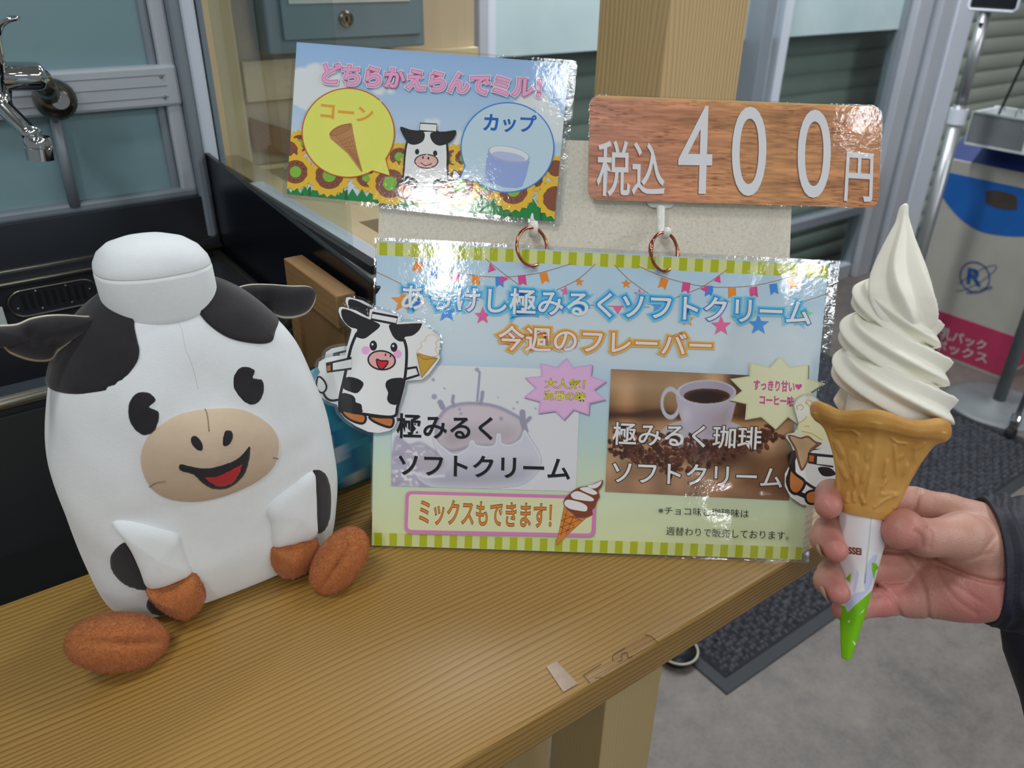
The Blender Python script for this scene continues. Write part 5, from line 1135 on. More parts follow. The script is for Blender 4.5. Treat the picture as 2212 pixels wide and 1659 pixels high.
body_hit = Hit().add(bodyV, bodyF)
def decal(name, pts, hit, mat, par, off=0.0006, smooth=4, step=5.0, thick=0.0015):
    """fabric shape laid on a curved surface; the outline is given where the photo shows it"""
    B = catmull(pts, smooth) if smooth else np.asarray(pts, float); x0, y0 = B.min(0); x1, y1 = B.max(0)
    gx = np.arange(x0, x1, step); gy = np.arange(y0, y1, step); G = [(x, y) for x in gx for y in gy]
    X = np.array([g[0] for g in G]); Y = np.array([g[1] for g in G]); sd = sdpoly(X, Y, B); G = [g for g, d in zip(G, sd) if d < -step * 0.45]
    vs = [Vector(b) for b in B] + [Vector(g) for g in G]; n = len(B)
    rv = geometry.delaunay_2d_cdt(vs, [], [list(range(n))], 1, 1e-5)
    V2, F2 = rv[0], rv[2]; V = []
    edge = set()
    for v, src in zip(V2, rv[3]): V.append(None)
    out = []
    SD = sdpoly(np.array([v.x for v in V2]), np.array([v.y for v in V2]), B)
    for v, d in zip(V2, SD):
        p, nn = hit_or_near(hit, v.x, v.y); out.append(p + nn * (off if d < -1.0 else -0.0002))
    return MB().add(out, [tuple(f) for f in F2]).build(name, mat, par, smooth=True)
def puff(name, pts, hit, mat, par, h, smooth=4, rings=9, base=-0.002, power=0.5, cen=None, dent=None, pw=2.2):
    """padded fabric piece: closed outline on the surface, bulging by h at its middle"""
    B = catmull(pts, smooth) if smooth else np.asarray(pts, float); c = B.mean(0) if cen is None else np.array(cen); R = []; n = len(B)
    for s_ in [1.0] + list(np.cos(np.linspace(0.12, PI / 2, rings))):
        row = []
        for b in B:
            q = c + (b - c) * max(s_, 0.002); p, nn = hit_or_near(hit, q[0], q[1]); k = base if s_ == 1.0 else base * s_ + h * (1 - s_ ** pw) ** power
            if dent is not None: k -= dent(q)
            row.append(p + nn * k)
        R.append(row)
    R = np.array(R)
    for _ in range(1): R[1:-1] = (R[1:-1] * 2 + R[:-2] + R[2:]) / 4
    m = MB().grid(R, closed_v=True, cap1=True); V, F = np.vstack(m.v), list(m.f); o = m.build(name, mat, par, smooth=True); return o, V, F
G_ = lambda pts: crop(0, 500, 2.6976, pts)
H_ = lambda pts: crop(80, 1000, 2.9892, pts)
# big head patches are laid out on the body's own surface (angle, height) so that they wrap round the sides
def to_param(p):
    h = p[2] - TZ - 0.0008; a = np.interp(h, HH, AA); b = np.interp(h, HH, BB); xc = BXC + 0.001 - 0.008 * (h / 0.212) ** 2
    sx, cx_ = (p[0] - xc) / a, (BYC - p[1]) / b; s_ = np.sign(sx) * abs(sx) ** (1 / .72); c_ = np.sign(cx_) * abs(cx_) ** (1 / .72); return math.atan2(s_, c_), h
def wrap_patch(name, front_px, extra, mat):
    pr = []
    for q in front_px: p, n = body_hit.px(*q); pr.append(to_param(p)) if p is not None else None
    pr = pr[:-1] + extra; B = np.array([(t * 0.08, h) for t, h in pr]); st = 0.0025
    gx = np.arange(B[:, 0].min(), B[:, 0].max(), st); gy = np.arange(B[:, 1].min(), B[:, 1].max(), st); X, Y = [a.ravel() for a in np.meshgrid(gx, gy)]
    sd = sdpoly(X, Y, B); G = [(x, y) for x, y, d in zip(X, Y, sd) if d < -st * .4]
    rv = geometry.delaunay_2d_cdt([Vector(b) for b in B] + [Vector(g) for g in G], [], [list(range(len(B)))], 1, 1e-6); V = []
    SD = sdpoly(np.array([v.x for v in rv[0]]), np.array([v.y for v in rv[0]]), B)
    for v, d in zip(rv[0], SD):
        t, h = v.x / 0.08, v.y; p = body_pt(t, h); du = body_pt(t + .01, h) - p; dv = body_pt(t, h + .0004) - p if h < 0.2105 else p - body_pt(t, h - .0004); n = np.cross(du, dv); n /= np.linalg.norm(n) + 1e-12
        if n @ (p - np.array([BXC, BYC, p[2]])) < 0 and h < .2: n = -n
        V.append(p + n * (0.0011 if d < -.0004 else 0.0002))
    return MB().add(V, [tuple(f) for f in rv[2]]).build(name, mat, pc, smooth=True)
wrap_patch('head_patch', catmull(G_([(795, 478), (785, 540), (800, 620), (815, 690), (800, 760), (740, 840), (680, 895), (600, 940), (520, 950), (400, 945), (320, 928), (283, 900)]), 3, False), [(-1.75, 0.158), (-2.2, 0.165), (-2.4, 0.185), (-2.2, 0.207), (-1.2, 0.2095), (-0.5, 0.2085)], 'plush_black')
wrap_patch('head_patch', catmull(G_([(1130, 425), (1160, 480), (1200, 530), (1260, 580), (1330, 620), (1420, 645), (1520, 655), (1580, 640), (1600, 600)]), 3, False), [(1.7, 0.172), (2.1, 0.175), (2.4, 0.19), (2.2, 0.207), (1.2, 0.2095), (0.5, 0.2085)], 'plush_black')
decal('belly_patch', H_([(575, 512), (510, 550), (475, 600), (470, 650), (490, 710), (540, 770), (620, 810), (690, 825), (760, 830), (720, 700), (650, 600)]), body_hit, 'plush_black', pc, 0.0010)
decal('belly_patch', H_([(740, 855), (712, 890), (705, 930), (740, 972), (800, 992), (870, 985), (930, 970), (970, 945), (900, 880), (820, 850)]), body_hit, 'plush_black', pc, 0.0010)
decal('side_patch', H_([(1775, 60), (1800, 43), (1835, 48), (1870, 80), (1895, 150), (1903, 250), (1895, 350), (1870, 420), (1835, 455), (1795, 450), (1770, 380), (1765, 200)]), body_hit, 'plush_black', pc, 0.0010)
# face
mz, mv, mf = puff('muzzle', G_([(812, 1330), (835, 1230), (900, 1150), (1000, 1080), (1100, 1045), (1200, 1031), (1350, 1025), (1450, 1045), (1550, 1100), (1610, 1165), (1633, 1240), (1618, 1340), (1560, 1420), (1450, 1490), (1300, 1550), (1150, 1580), (1000, 1570), (900, 1525), (838, 1440)]), body_hit, 'plush_beige', pc, 0.0135, power=0.55, rings=14)
face_hit = Hit().add(bodyV, bodyF).add(mv, mf)
decal('eye', G_([(745, 1050), (755, 990), (790, 945), (835, 933), (880, 945), (910, 978), (898, 1000), (870, 1022), (900, 1035), (928, 1055), (925, 1110), (900, 1160), (860, 1188), (820, 1183), (780, 1150), (755, 1105)]), face_hit, 'plush_black', pc, 0.0007, smooth=2, step=4)
decal('eye', G_([(1358, 880), (1365, 835), (1395, 795), (1430, 786), (1465, 795), (1487, 810), (1481, 832), (1476, 853), (1502, 858), (1528, 862), (1540, 900), (1535, 950), (1510, 995), (1470, 1012), (1430, 1000), (1395, 965), (1365, 920)]), face_hit, 'plush_black', pc, 0.0007, smooth=2, step=4)
decal('nostril', G_([(1110, 1210), (1125, 1190), (1150, 1195), (1175, 1225), (1185, 1260), (1175, 1280), (1150, 1275), (1120, 1245)]), face_hit, 'plush_black', mz, 0.0006, step=3)
decal('nostril', G_([(1310, 1165), (1335, 1157), (1355, 1170), (1357, 1205), (1340, 1240), (1315, 1253), (1298, 1245), (1298, 1205)]), face_hit, 'plush_black', mz, 0.0006, step=3)
mo = decal('mouth', G_([(1040, 1370), (1055, 1353), (1090, 1362), (1180, 1378), (1250, 1372), (1340, 1345), (1400, 1310), (1435, 1270), (1462, 1235), (1460, 1290), (1450, 1350), (1430, 1410), (1390, 1460), (1340, 1495), (1280, 1508), (1220, 1495), (1170, 1460), (1130, 1420), (1075, 1405), (1045, 1390)]), face_hit, 'plush_black', mz, 0.0006, smooth=2, step=4)
decal('tongue', G_([(1180, 1425), (1260, 1420), (1340, 1385), (1410, 1348), (1405, 1390), (1380, 1440), (1340, 1475), (1280, 1490), (1230, 1470)]), face_hit, 'plush_red', mo, 0.0011, smooth=2, step=4)
def seam(pts, hit, r=0.00035, off=0.0001, mat='seam', par=pc):
    P = []
    for q in catmull(pts, 5, False):
        p, n = hit.px(*q)
        if p is not None: P.append(p + n * off)
    return MB().tube(P, r, 6).build('seam', mat, par, smooth=True)
simple('seam', S(196, 198, 200, 1.0), 0.9); simple('seam_beige', S(150, 128, 106, 1.0), 0.9)
seam(G_([(1195, 1034), (1205, 1060), (1212, 1100), (1218, 1165)]), face_hit, mat='seam_beige', par=mz, off=0.0)
seam(G_([(870, 1490), (910, 1465), (965, 1455)]), face_hit, mat='seam_beige', par=mz, off=0.0); seam(G_([(1590, 1318), (1622, 1325)]), face_hit, mat='seam_beige', par=mz, off=0.0)
seam(G_([(1000, 478), (1055, 560), (1080, 680), (1120, 780), (1155, 920)]), body_hit, r=0.00012, off=-0.00002)
# arms with brown hooves
arm1 = [(480, 378), (600, 372), (760, 412), (908, 455), (935, 520), (968, 620), (1003, 712), (900, 770), (800, 805), (708, 803), (660, 690), (600, 560), (545, 478)]
a1, av1, af1 = puff('arm', H_(arm1), body_hit, 'plush_white', pc, 0.0060, smooth=3, power=0.5, pw=8, rings=12, cen=H_([(780, 600)])[0])
ah1 = Hit().add(bodyV, bodyF)
hf1, _, _ = puff('hoof', H_([(703, 800), (800, 802), (900, 766), (1003, 706), (1050, 745), (1088, 830), (1055, 900), (985, 955), (920, 965), (830, 935), (745, 865)]), ah1, 'plush_brown', a1, 0.0125, smooth=3, power=0.5, pw=3.4, rings=12)
arm2 = [(1472, 312), (1530, 235), (1650, 140), (1780, 45), (1798, 160), (1803, 330), (1802, 482), (1700, 512), (1600, 538), (1522, 545), (1508, 460), (1500, 390)]
a2, av2, af2 = puff('arm', H_(arm2), body_hit, 'plush_white', pc, 0.0060, smooth=3, power=0.5, pw=8, rings=12, cen=H_([(1680, 340)])[0])
hf2, _, _ = puff('hoof', H_([(1522, 538), (1640, 530), (1720, 505), (1802, 475), (1806, 620), (1760, 700), (1700, 735), (1640, 745), (1560, 720), (1510, 650), (1508, 590)]), ah1, 'plush_brown', a2, 0.0115, smooth=3, power=0.5, pw=3.4, rings=12)
def fur(parent, n, L, mat, seed=1):
    me = parent.data; me.calc_loop_triangles(); co = np.array([v.co for v in me.vertices]); no = np.array([v.normal for v in me.vertices]); T = np.array([t.vertices for t in me.loop_triangles])
    A = np.linalg.norm(np.cross(co[T[:, 1]] - co[T[:, 0]], co[T[:, 2]] - co[T[:, 0]]), axis=1); R = np.random.RandomState(seed); k = R.choice(len(T), n, p=A / A.sum()); a, b = R.rand(n), R.rand(n); f = a + b > 1; a[f], b[f] = 1 - a[f], 1 - b[f]
    P = co[T[k, 0]] * (1 - a - b)[:, None] + co[T[k, 1]] * a[:, None] + co[T[k, 2]] * b[:, None]; N = no[T[k, 0]] * (1 - a - b)[:, None] + no[T[k, 1]] * a[:, None] + no[T[k, 2]] * b[:, None]
    N /= np.linalg.norm(N, axis=1)[:, None] + 1e-9; cc_ = co.mean(0); s_ = np.sign(((P - cc_) * N).sum(1).mean()); N = N * s_; D_ = N + R.normal(0, .55, (n, 3)) + np.array([0, 0, -.35]); D_ /= np.linalg.norm(D_, axis=1)[:, None]; W_ = np.cross(D_, R.normal(0, 1, (n, 3))); W_ /= np.linalg.norm(W_, axis=1)[:, None]
    l = L * (0.6 + .6 * R.rand(n))[:, None]; V = np.stack([P - W_ * .00013, P + W_ * .00013, P + D_ * l], 1).reshape(-1, 3); m2 = bpy.data.meshes.new('fur'); m2.from_pydata(V.tolist(), [], np.arange(3 * n).reshape(-1, 3).tolist()); return m2
def add_fur(parent, top, n, L, seed=1):
    o = link('fur', fur(parent, n, L, 'plush_brown', seed), 'plush_brown', top); o['kind'] = 'stuff'; return o
# feet: plump ovals with a stitched fold
def foot(c, long_v, half, name='foot'):
    L = np.array(long_v, float); L /= np.linalg.norm(L); Fw = EYE - np.array(c); Fw /= np.linalg.norm(Fw); Fw -= Fw @ L * L; Fw /= np.linalg.norm(Fw); U = np.cross(Fw, L)
    if U[2] < 0: U = -U
    n1, n2 = 48, 64; P = []
    for i in range(n1 + 1):
        ph = PI * i / n1; row = []
        for j in range(n2):
            a = 2 * PI * j / n2; x, y, z = math.cos(ph), math.sin(ph) * math.cos(a), math.sin(ph) * math.sin(a)   # x long, y up, z front
            k = 1 - 0.20 * math.exp(-(y / 0.13) ** 2) * max(0, z) * (1 - 0.5 * x * x); r = 1 + 0.05 * abs(y)
            row.append(np.array(c) + L * half[0] * x * r + U * half[1] * y + Fw * half[2] * z * k)
        P.append(row)
    return MB().grid(np.array(P), closed_v=True).build(name, 'plush_brown', pc, smooth=True)
fc = onz((255, 1386), TZ + 0.0184); Lf = ony((350, 1372), fc[1]) - ony((160, 1372), fc[1]); ft1 = foot(fc, Lf, (0.0285, 0.0165, 0.017))
fc = onz((733, 1211), TZ + 0.0180); q1 = CW(690, 1272, 1.0); Lf = (CW(778, 1140, .5) - CW(688, 1268, .5)); ft2 = foot(fc, Lf, (0.0245, 0.0150, 0.0165))
add_fur(ft1, ft1, 16000, 0.0016); add_fur(ft2, ft2, 13000, 0.0016, 2); add_fur(hf1, a1, 7000, 0.0013, 3); add_fur(hf2, a2, 6000, 0.0013, 4)
# ears: flat cushions, dark front and cream back
def ear(outline, y, th, cen, fold, bend=0.0):
    B = catmull(outline, 4); c = np.array(cen); base = np.array([ony(tuple(c), y)]); R = []; Rb = []
    for s_ in list(np.cos(np.linspace(0.0, PI / 2, 9))):
        r1, r2 = [], []
        for b in B:
            q = c + (b - c) * max(s_, 0.003); t = math.sqrt(max(0, 1 - s_ ** 2)); g = sum(d * math.exp(-((q[0] - fx) ** 2 + (q[1] - fy) ** 2) / w_ ** 2) for fx, fy, w_, d in fold)
            p = ony(tuple(q), y); r1.append(p + np.array([0, -1, 0.2]) * (th * t - g)); r2.append(p + np.array([0, 1, 0]) * (th * 0.6 * t + 0.0016))
        R.append(r1); Rb.append(r2)
    o = MB().grid(np.array(R), closed_v=True, cap1=True).build('ear', 'plush_black', pc, smooth=True)
    Bo = catmull([(a_, b_ + 4.5) for a_, b_ in poff([tuple(p) for p in outline], 0.3)], 4); R0 = [ony(tuple(q), y + 0.0010) for q in Bo]; Ri = [ony(tuple(q), y - 0.0004) for q in B]
    m = MB(); m.grid(np.array([Ri, R0, Rb[0]] + Rb[1:]), closed_v=True, cap1=True); m.build('ear_back', 'plush_trim', o, smooth=True); return o
ear(G_([(-220, 640), (-120, 560), (0, 553), (100, 545), (180, 512), (280, 493), (380, 490), (480, 497), (560, 505), (540, 560), (440, 620), (340, 690), (300, 740), (230, 748), (150, 735), (60, 700), (0, 655), (-100, 690)]), 0.452, 0.008, G_([(180, 620)])[0], [(G_([(300, 660)])[0] + (22, 0.005)), (G_([(170, 600)])[0] + (16, 0.003))])
ear(G_([(1335, 362), (1400, 325), (1480, 310), (1600, 312), (1700, 320), (1800, 322), (1838, 352), (1830, 410), (1790, 465), (1720, 492), (1650, 494), (1590, 480), (1560, 520), (1500, 470), (1400, 410)]), 0.470, 0.006, G_([(1600, 400)])[0], [(G_([(1530, 410)])[0] + (20, 0.006)), (G_([(1500, 350)])[0] + (12, -0.001))])
# cap: band and soft dome
cxp = ony((340, 640), BYC); cx0 = 0.0885; P = []
capz = [(0.191, .0275, .0195), (0.1915, .0290, .0210), (0.196, .0300, .0218), (0.206, .0306, .0222), (0.2175, .0306, .0222), (0.2198, .0302, .0219), (0.2206, .0303, .0220), (0.2240, .0296, .0214), (0.2290, .0266, .0193), (0.2335, .0208, .0150), (0.2365, .0120, .0088), (0.2374, .0010, .0008)]
for i, (h, a, b) in enumerate(capz):
    row = []
    for t in np.linspace(0, 2 * PI, 72, endpoint=False):
        wob = 1 + 0.012 * math.sin(3 * t + h * 90)
        row.append((cx0 + a * wob * np.sign(math.cos(t)) * abs(math.cos(t)) ** .85 - (h - .19) * 0.05, BYC - 0.004 - b * wob * np.sign(math.sin(t)) * abs(math.sin(t)) ** .85, TZ + h - 0.0 + 0.06 * (cx0 - (cx0 + a * math.cos(t)))))
    P.append(row)
P = np.array(P)
MB().grid(P[:6], closed_v=True, cap0=True, cap1=True).build('cap_band', 'plush_white', pc, smooth=True)
MB().grid(P[5:], closed_v=True, cap0=True, cap1=True).build('cap_dome', 'plush_white', pc, smooth=True)
# ================================================================ soft serve cone
VX, VY, VZ = RW @ np.array([1., 0, 0]), RW @ np.array([0, -1., 0]), RW @ np.array([0, 0, 1.])
DC = 0.44
def axis_pt(xc, y): return CW(xc, y, DC)
AXU = axis_pt(1950, 600) - axis_pt(1866, 1100) ; AXU /= np.linalg.norm(AXU)
vd = ray(1910, 900); vd /= np.linalg.norm(vd); TOW = -vd; TOW -= TOW @ AXU * AXU; TOW /= np.linalg.norm(TOW); RGT = np.cross(AXU, TOW); RGT = RGT if RGT @ VX > 0 else -RGT
PXM = DC / FPX * 0.905                            # metres across per picture pixel here
ic = thing('soft_serve_cone', 'white soft serve swirl in a golden wafer cone with paper sleeve, held in hand', 'ice cream', axis_pt(1828, 1422))
def ring_pt(xc, y, r, ph): return axis_pt(xc, y) + (RGT * math.cos(ph) + TOW * math.sin(ph)) * r * PXM
# wafer
wy = [1112, 1097, 1081, 1060, 1027, 990, 960, 944, 936, 930, 918, 904, 895, 893, 900, 930, 990, 1080]
wr = [60, 66, 69, 75, 83, 97, 112, 122, 132, 146, 155, 157, 153, 146, 136, 118, 90, 60]
wx = [1866, 1868, 1872, 1877, 1884, 1890, 1894, 1896, 1897, 1898, 1898, 1898, 1898, 1898, 1898, 1897, 1890, 1872]
K_ = lambda pts: crop(1620, 840, 3.737, pts)
EMB = [(K_(p), r / 3.737) for p, r in (([(700, 440), (745, 530)], 22), ([(730, 620), (780, 720)], 18), ([(835, 545), (838, 590)], 40), ([(840, 640), (835, 690)], 24), ([(850, 700), (855, 765)], 16), ([(965, 475), (945, 560)], 20), ([(942, 650), (910, 740)], 19),
       ([(790, 850), (785, 905)], 15), ([(840, 850), (845, 905)], 15), ([(900, 870), (915, 925)], 15), ([(700, 335), (830, 338), (885, 375), (870, 425)], 10), ([(1165, 460), (1180, 680)], 10), ([(1105, 585), (1085, 700)], 16), ([(1095, 740), (1060, 800)], 11),
       ([(1060, 850), (1180, 850)], 8), ([(1000, 960), (1100, 885), (1190, 860)], 8), ([(1320, 570), (1330, 490), (1400, 445)], 13), ([(1145, 400), (1180, 432), (1255, 442)], 9), ([(1240, 680), (1262, 620)], 15), ([(1200, 560), (1230, 540)], 8))]
nphi = 260; prof = catmull([(a, b) for a, b in zip(range(len(wy)), range(len(wy)))], 7, False)[:, 0]
idx = np.clip(prof, 0, len(wy) - 1); P = np.zeros((len(idx), nphi, 3))
yy = np.interp(idx, range(len(wy)), wy); rr_ = np.interp(idx, range(len(wy)), wr); xx = np.interp(idx, range(len(wy)), wx)
def sm(v): v = v.copy(); [v.__setitem__(slice(1, -1), (v[:-2] + 2 * v[1:-1] + v[2:]) / 4) for _ in range(3)]; return v
yy, rr_, xx = sm(yy), sm(rr_), sm(xx)
for i in range(len(idx)):
    outer = idx[i] < 10; k_hex = np.clip((1100 - yy[i]) / 120, 0, 1) * (0.045 if idx[i] < 12 else 0.03)
    for j in range(nphi):
        ph = 2 * PI * j / nphi; hx_ = ph - PI / 2 - 0.03; c6 = math.cos(6 * hx_)
        ridge = math.exp(-((((hx_ + PI / 6) % (PI / 3)) - PI / 6) / 0.06) ** 2)
        r = rr_[i] * (1 + k_hex * (abs(math.cos(3 * hx_)) ** 1.2 - 0.5)) + (5.0 * ridge if outer and 905 < yy[i] + 0 < 1085 else 0)
        lift = (13.0 * abs(math.cos(3 * hx_)) ** 2 - 7 + 3 * math.sin(ph * 2 + 1)) * np.clip((950 - yy[i]) / 50, 0, 1)
        p = ring_pt(xx[i], yy[i], r, ph) + AXU * lift * PXM
        if outer and math.sin(ph) > -0.1:
            q = proj(p); dd_ = 0
            for pts_, w_ in EMB:
                d = float(sdline(np.array(q[0]), np.array(q[1]), pts_)); dd_ = max(dd_, np.clip((w_ - d) / 2.0 + .5, 0, 1))
            p = p + (RGT * math.cos(ph) + TOW * math.sin(ph)) * 0.0011 * dd_
        P[i, j] = p
MB().grid(P, closed_v=True, cap0=True).build('wafer_cone', 'wafer', ic, smooth=True)
# paper sleeve with its print
sy = [1091, 1097, 1172, 1254, 1332, 1396, 1418, 1423]; sr = [54.5, 54, 48.5, 37, 26, 15.5, 10.5, 9]; sx = [1866.5, 1866, 1860.5, 1850, 1840, 1831.5, 1828, 1827.5]
n1, n2 = 260, 150; ys = np.linspace(1091, 1423, n1); P = np.zeros((n1, n2, 3)); Q = np.zeros((n1, n2, 2))
for i, y in enumerate(ys):
    r = np.interp(y, sy, sr) * 1.02; x = np.interp(y, sy, sx)
    for j in range(n2):
        ph = 2 * PI * j / n2; k = 1 + 0.035 * math.cos(4 * (ph - 1.25)); P[i, j] = ring_pt(x, y + 6 * math.cos(ph) * np.clip((1110 - y) / 20, 0, 1) * 1.2, r * k, ph); Q[i, j] = proj(P[i, j])
L_ = lambda pts: crop(1620, 1000, 3.737, pts)
X, Y = Q[..., 0], Q[..., 1]; C = np.ones(X.shape + (3,)) * np.array((224, 222, 226))
for pl_ in ([(830, 1030), (850, 900), (865, 850), (880, 900), (860, 1000), (840, 1060)], [(920, 1000), (925, 900), (960, 790), (1000, 740), (1030, 740), (1010, 840), (990, 960), (960, 1020), (930, 1040)], [(760, 1160), (800, 1080), (850, 1050), (900, 1040), (960, 1030), (900, 1100), (830, 1160), (790, 1210)]): C = over(C, soft(sdpoly(X, Y, L_(pl_)), .7), (190, 198, 228))
for pl_ in ([(985, 802), (1020, 815), (1045, 850), (1015, 870), (1003, 945), (985, 870)], [(770, 935), (815, 888), (808, 965)], [(690, 1130), (720, 1145), (765, 1155), (790, 1208), (835, 1160), (905, 1100), (985, 1030), (1080, 960), (1100, 1700), (640, 1700)]): C = over(C, soft(sdpoly(X, Y, L_(pl_)), .7), (118, 186, 22))
for pl_ in ([(885, 1222), (925, 1175), (915, 1200)], [(788, 1275), (808, 1270), (800, 1292)], [(828, 1435), (855, 1455), (845, 1475)]): C = over(C, soft(sdpoly(X, Y, L_(pl_)), .6), (226, 230, 236))
lc = np.where(C / 255 <= 0.04045, C / 255 / 12.92, ((C / 255 + 0.055) / 1.055) ** 2.4) * 1.15
m = MB().grid(P, closed_v=True, cap1=True, cols=np.concatenate([np.clip(lc, 0, .9), np.ones(X.shape + (1,))], -1).reshape(-1, 4)); sl_v, sl_f = np.vstack(m.v), list(m.f)
sleeve_o = m.build('paper_sleeve', 'printed_paper', ic, smooth=True)
sh_ = Hit().add(sl_v, sl_f); V, F = text_tris('NISSEI', 0.045); mn, mx = V.min(0), V.max(0); out = []
for v in V:
    u, w = (v - mn) / (mx - mn); w = 1 - w; x = 1813 + (1861 - 1813) * (0.04 + 0.96 * (1 - (1 - u) ** 1.0)); y = 1179 + u * 5.0 + w * 15.5; p, n = sh_.px(x, y)
    if p is None: p, n = hit_or_near(sh_, x, y)
    out.append(p + n * 0.0002)
MB().add(out, F, np.array([lin(130), lin(72), lin(50), 1.0])).build('brand_lettering', 'printed_paper', sleeve_o, fix=False)
fl = MB(); pf = [sh_.px(x, y) for x, y in ((1884, 1106), (1880, 1140), (1877, 1172), (1874, 1200), (1868, 1260))]; fl.tube([p + n * 0.0001 for p, n in pf if p is not None], 0.0003, 6); fl.build('paper_fold', 'white_label', sleeve_o, smooth=True)
# swirl
def xax(y): return np.interp(y, [640, 715, 795, 870, 960], [1946, 1930, 1930, 1924, 1905])
NS, NA = 520, 84; psi = np.linspace(-1.4 * PI, 4.9 * PI, NS); P = np.zeros((NS, NA, 3))
al = np.linspace(0, 2 * PI, NA, endpoint=False)
for i, ps_ in enumerate(psi):
    y = 700 + 78 * ps_ / (2 * PI) + 20 * math.cos(ps_ + 0.8)
    t = ps_ / (2 * PI); Rc = np.interp(t, [-0.9, -0.5, -0.25, 0, 0.5, 1, 1.5, 2, 2.5], [36, 66, 54, 60, 76, 76, 90, 90, 84]); r0 = np.interp(t, [-0.9, -0.6, -.1, 0.5, 1, 1.5, 2, 2.5], [34, 43, 45, 47, 48, 49, 50, 48])
    ph = -ps_; rad = RGT * math.cos(ph) + TOW * math.sin(ph); c = axis_pt(xax(y), y) + rad * Rc * PXM
    for j, a in enumerate(al):
        b = a + 0.6667 * (ps_ - 0.8 * math.sin(ps_)) + PI / 6; s_ = 1 - abs(math.sin(3 * b)); af = 0.22 + 0.78 * (0.5 + 0.5 * math.cos(ps_ + 0.5)) ** 0.8; r = r0 * (1.0 - 0.30 * af + (0.04 + 0.42 * af) * s_ ** 0.85)
        P[i, j] = c + (rad * math.cos(a) + AXU * math.sin(a)) * r * PXM
m = MB(); m.grid(P, closed_v=True, cap0=True, cap1=True)
core = np.array([[ring_pt(xax(y), y, r, ph) for ph in np.linspace(0, 2 * PI, 48, endpoint=False)] for y, r in ((655, 30), (690, 60), (740, 72), (800, 84), (870, 96), (930, 96), (990, 70))])
m.grid(core, closed_v=True, cap0=True, cap1=True)
tipy = [439, 441, 446, 453, 466, 485, 520, 560, 600, 635, 660, 682, 700, 716, 730]; tipr = [0.5, 5, 9, 11, 13, 18, 31, 46, 60, 70, 73, 72, 66, 52, 30]; tipx = [1957, 1956, 1954, 1952, 1950, 1950, 1948, 1946, 1945, 1946, 1947, 1947, 1947, 1946, 1945]
ty = np.linspace(0, len(tipy) - 1, 110); TY = sm(np.interp(ty, range(len(tipy)), tipy)); TR = sm(np.interp(ty, range(len(tipy)), tipr)); TXx = sm(np.interp(ty, range(len(tipy)), tipx)); P = np.zeros((110, 120, 3))
for i in range(110):
    tw = 0.55 * math.sin((TY[i] - 440) / 290 * PI * 1.1) - 0.15
    for j in range(120):
        ph = 2 * PI * j / 120; k = 1 - abs(math.sin(3 * (ph - 1.42 - tw))); amp = 0.36 * np.clip((TY[i] - 450) / 60, 0, 1)
        P[i, j] = ring_pt(TXx[i], TY[i], TR[i] * (1 - amp * 0.62 + amp * k ** .7), ph) + TOW * 42 * PXM * np.clip((TY[i] - 470) / 180, 0, 1)
m.grid(P, closed_v=True, cap0=True, cap1=True)
m.build('soft_serve', 'soft_serve', ic, smooth=True)

# ================================================================ the hand
def C3(px, py, mm): d = mm / 1000.0; return np.array([(px - CX) / FPX * d, (py - CY) / FPX * d, d]) * 1000     # camera space, millimetres
GRP = []
def cap(a, b, ra, rb, k=4.0): return (C3(*a), C3(*b), ra, rb, k)
palm = [cap((2150, 1150, 468), (2040, 1108, 474), 16, 11.5), cap((2160, 1190, 470), (2000, 1160, 480), 17, 11.5), cap((2150, 1240, 470), (1985, 1222, 480), 17, 11.5), cap((2095, 1288, 462), (1965, 1292, 470), 14, 10.5),
        cap((2120, 1190, 456), (2070, 1172, 452), 16, 14), cap((2118, 1262, 458), (2075, 1275, 460), 18, 15), cap((2260, 1190, 470), (2150, 1180, 464), 18, 18), cap((2260, 1236, 470), (2125, 1262, 462), 15, 17), cap((2060, 1240, 470), (1980, 1275, 470), 14, 12)]
fin = [
    [cap((2050, 1108, 474), (1975, 1088, 474), 11, 9.6), cap((1975, 1088, 474), (1880, 1072, 468), 9.6, 9.0), cap((1880, 1072, 468), (1796, 1068, 452), 9.0, 8.2), cap((1796, 1068, 452), (1789, 1092, 432), 8.2, 7.2)],
    [cap((2000, 1160, 480), (1880, 1150, 468), 11, 9.4), cap((1880, 1150, 468), (1795, 1146, 449), 9.4, 9.0), cap((1795, 1150, 449), (1784, 1164, 441), 9.0, 8.2), cap((1786, 1164, 440), (1806, 1189, 424), 8.0, 6.3)],
    [cap((1985, 1222, 480), (1880, 1228, 462), 11, 9.0), cap((1880, 1228, 462), (1800, 1240, 446), 9.0, 8.2), cap((1800, 1240, 446), (1790, 1254, 438), 8.2, 7.6), cap((1791, 1254, 437), (1812, 1281, 424), 7.4, 6.0)],
    [cap((1965, 1292, 470), (1905, 1297, 456), 10.5, 8.6), cap((1905, 1297, 456), (1850, 1310, 449), 8.6, 7.2), cap((1850, 1310, 449), (1820, 1316, 444), 7.2, 6.0)]]
thumb = [cap((2120, 1180, 458), (2075, 1160, 447), 15, 13.0), cap((2075, 1160, 447), (1998, 1162, 436), 13.0, 9.6), cap((1998, 1162, 436), (1946, 1136, 428), 9.4, 8.6), cap((1952, 1140, 428), (1943, 1150, 427), 9.0, 8.8)]
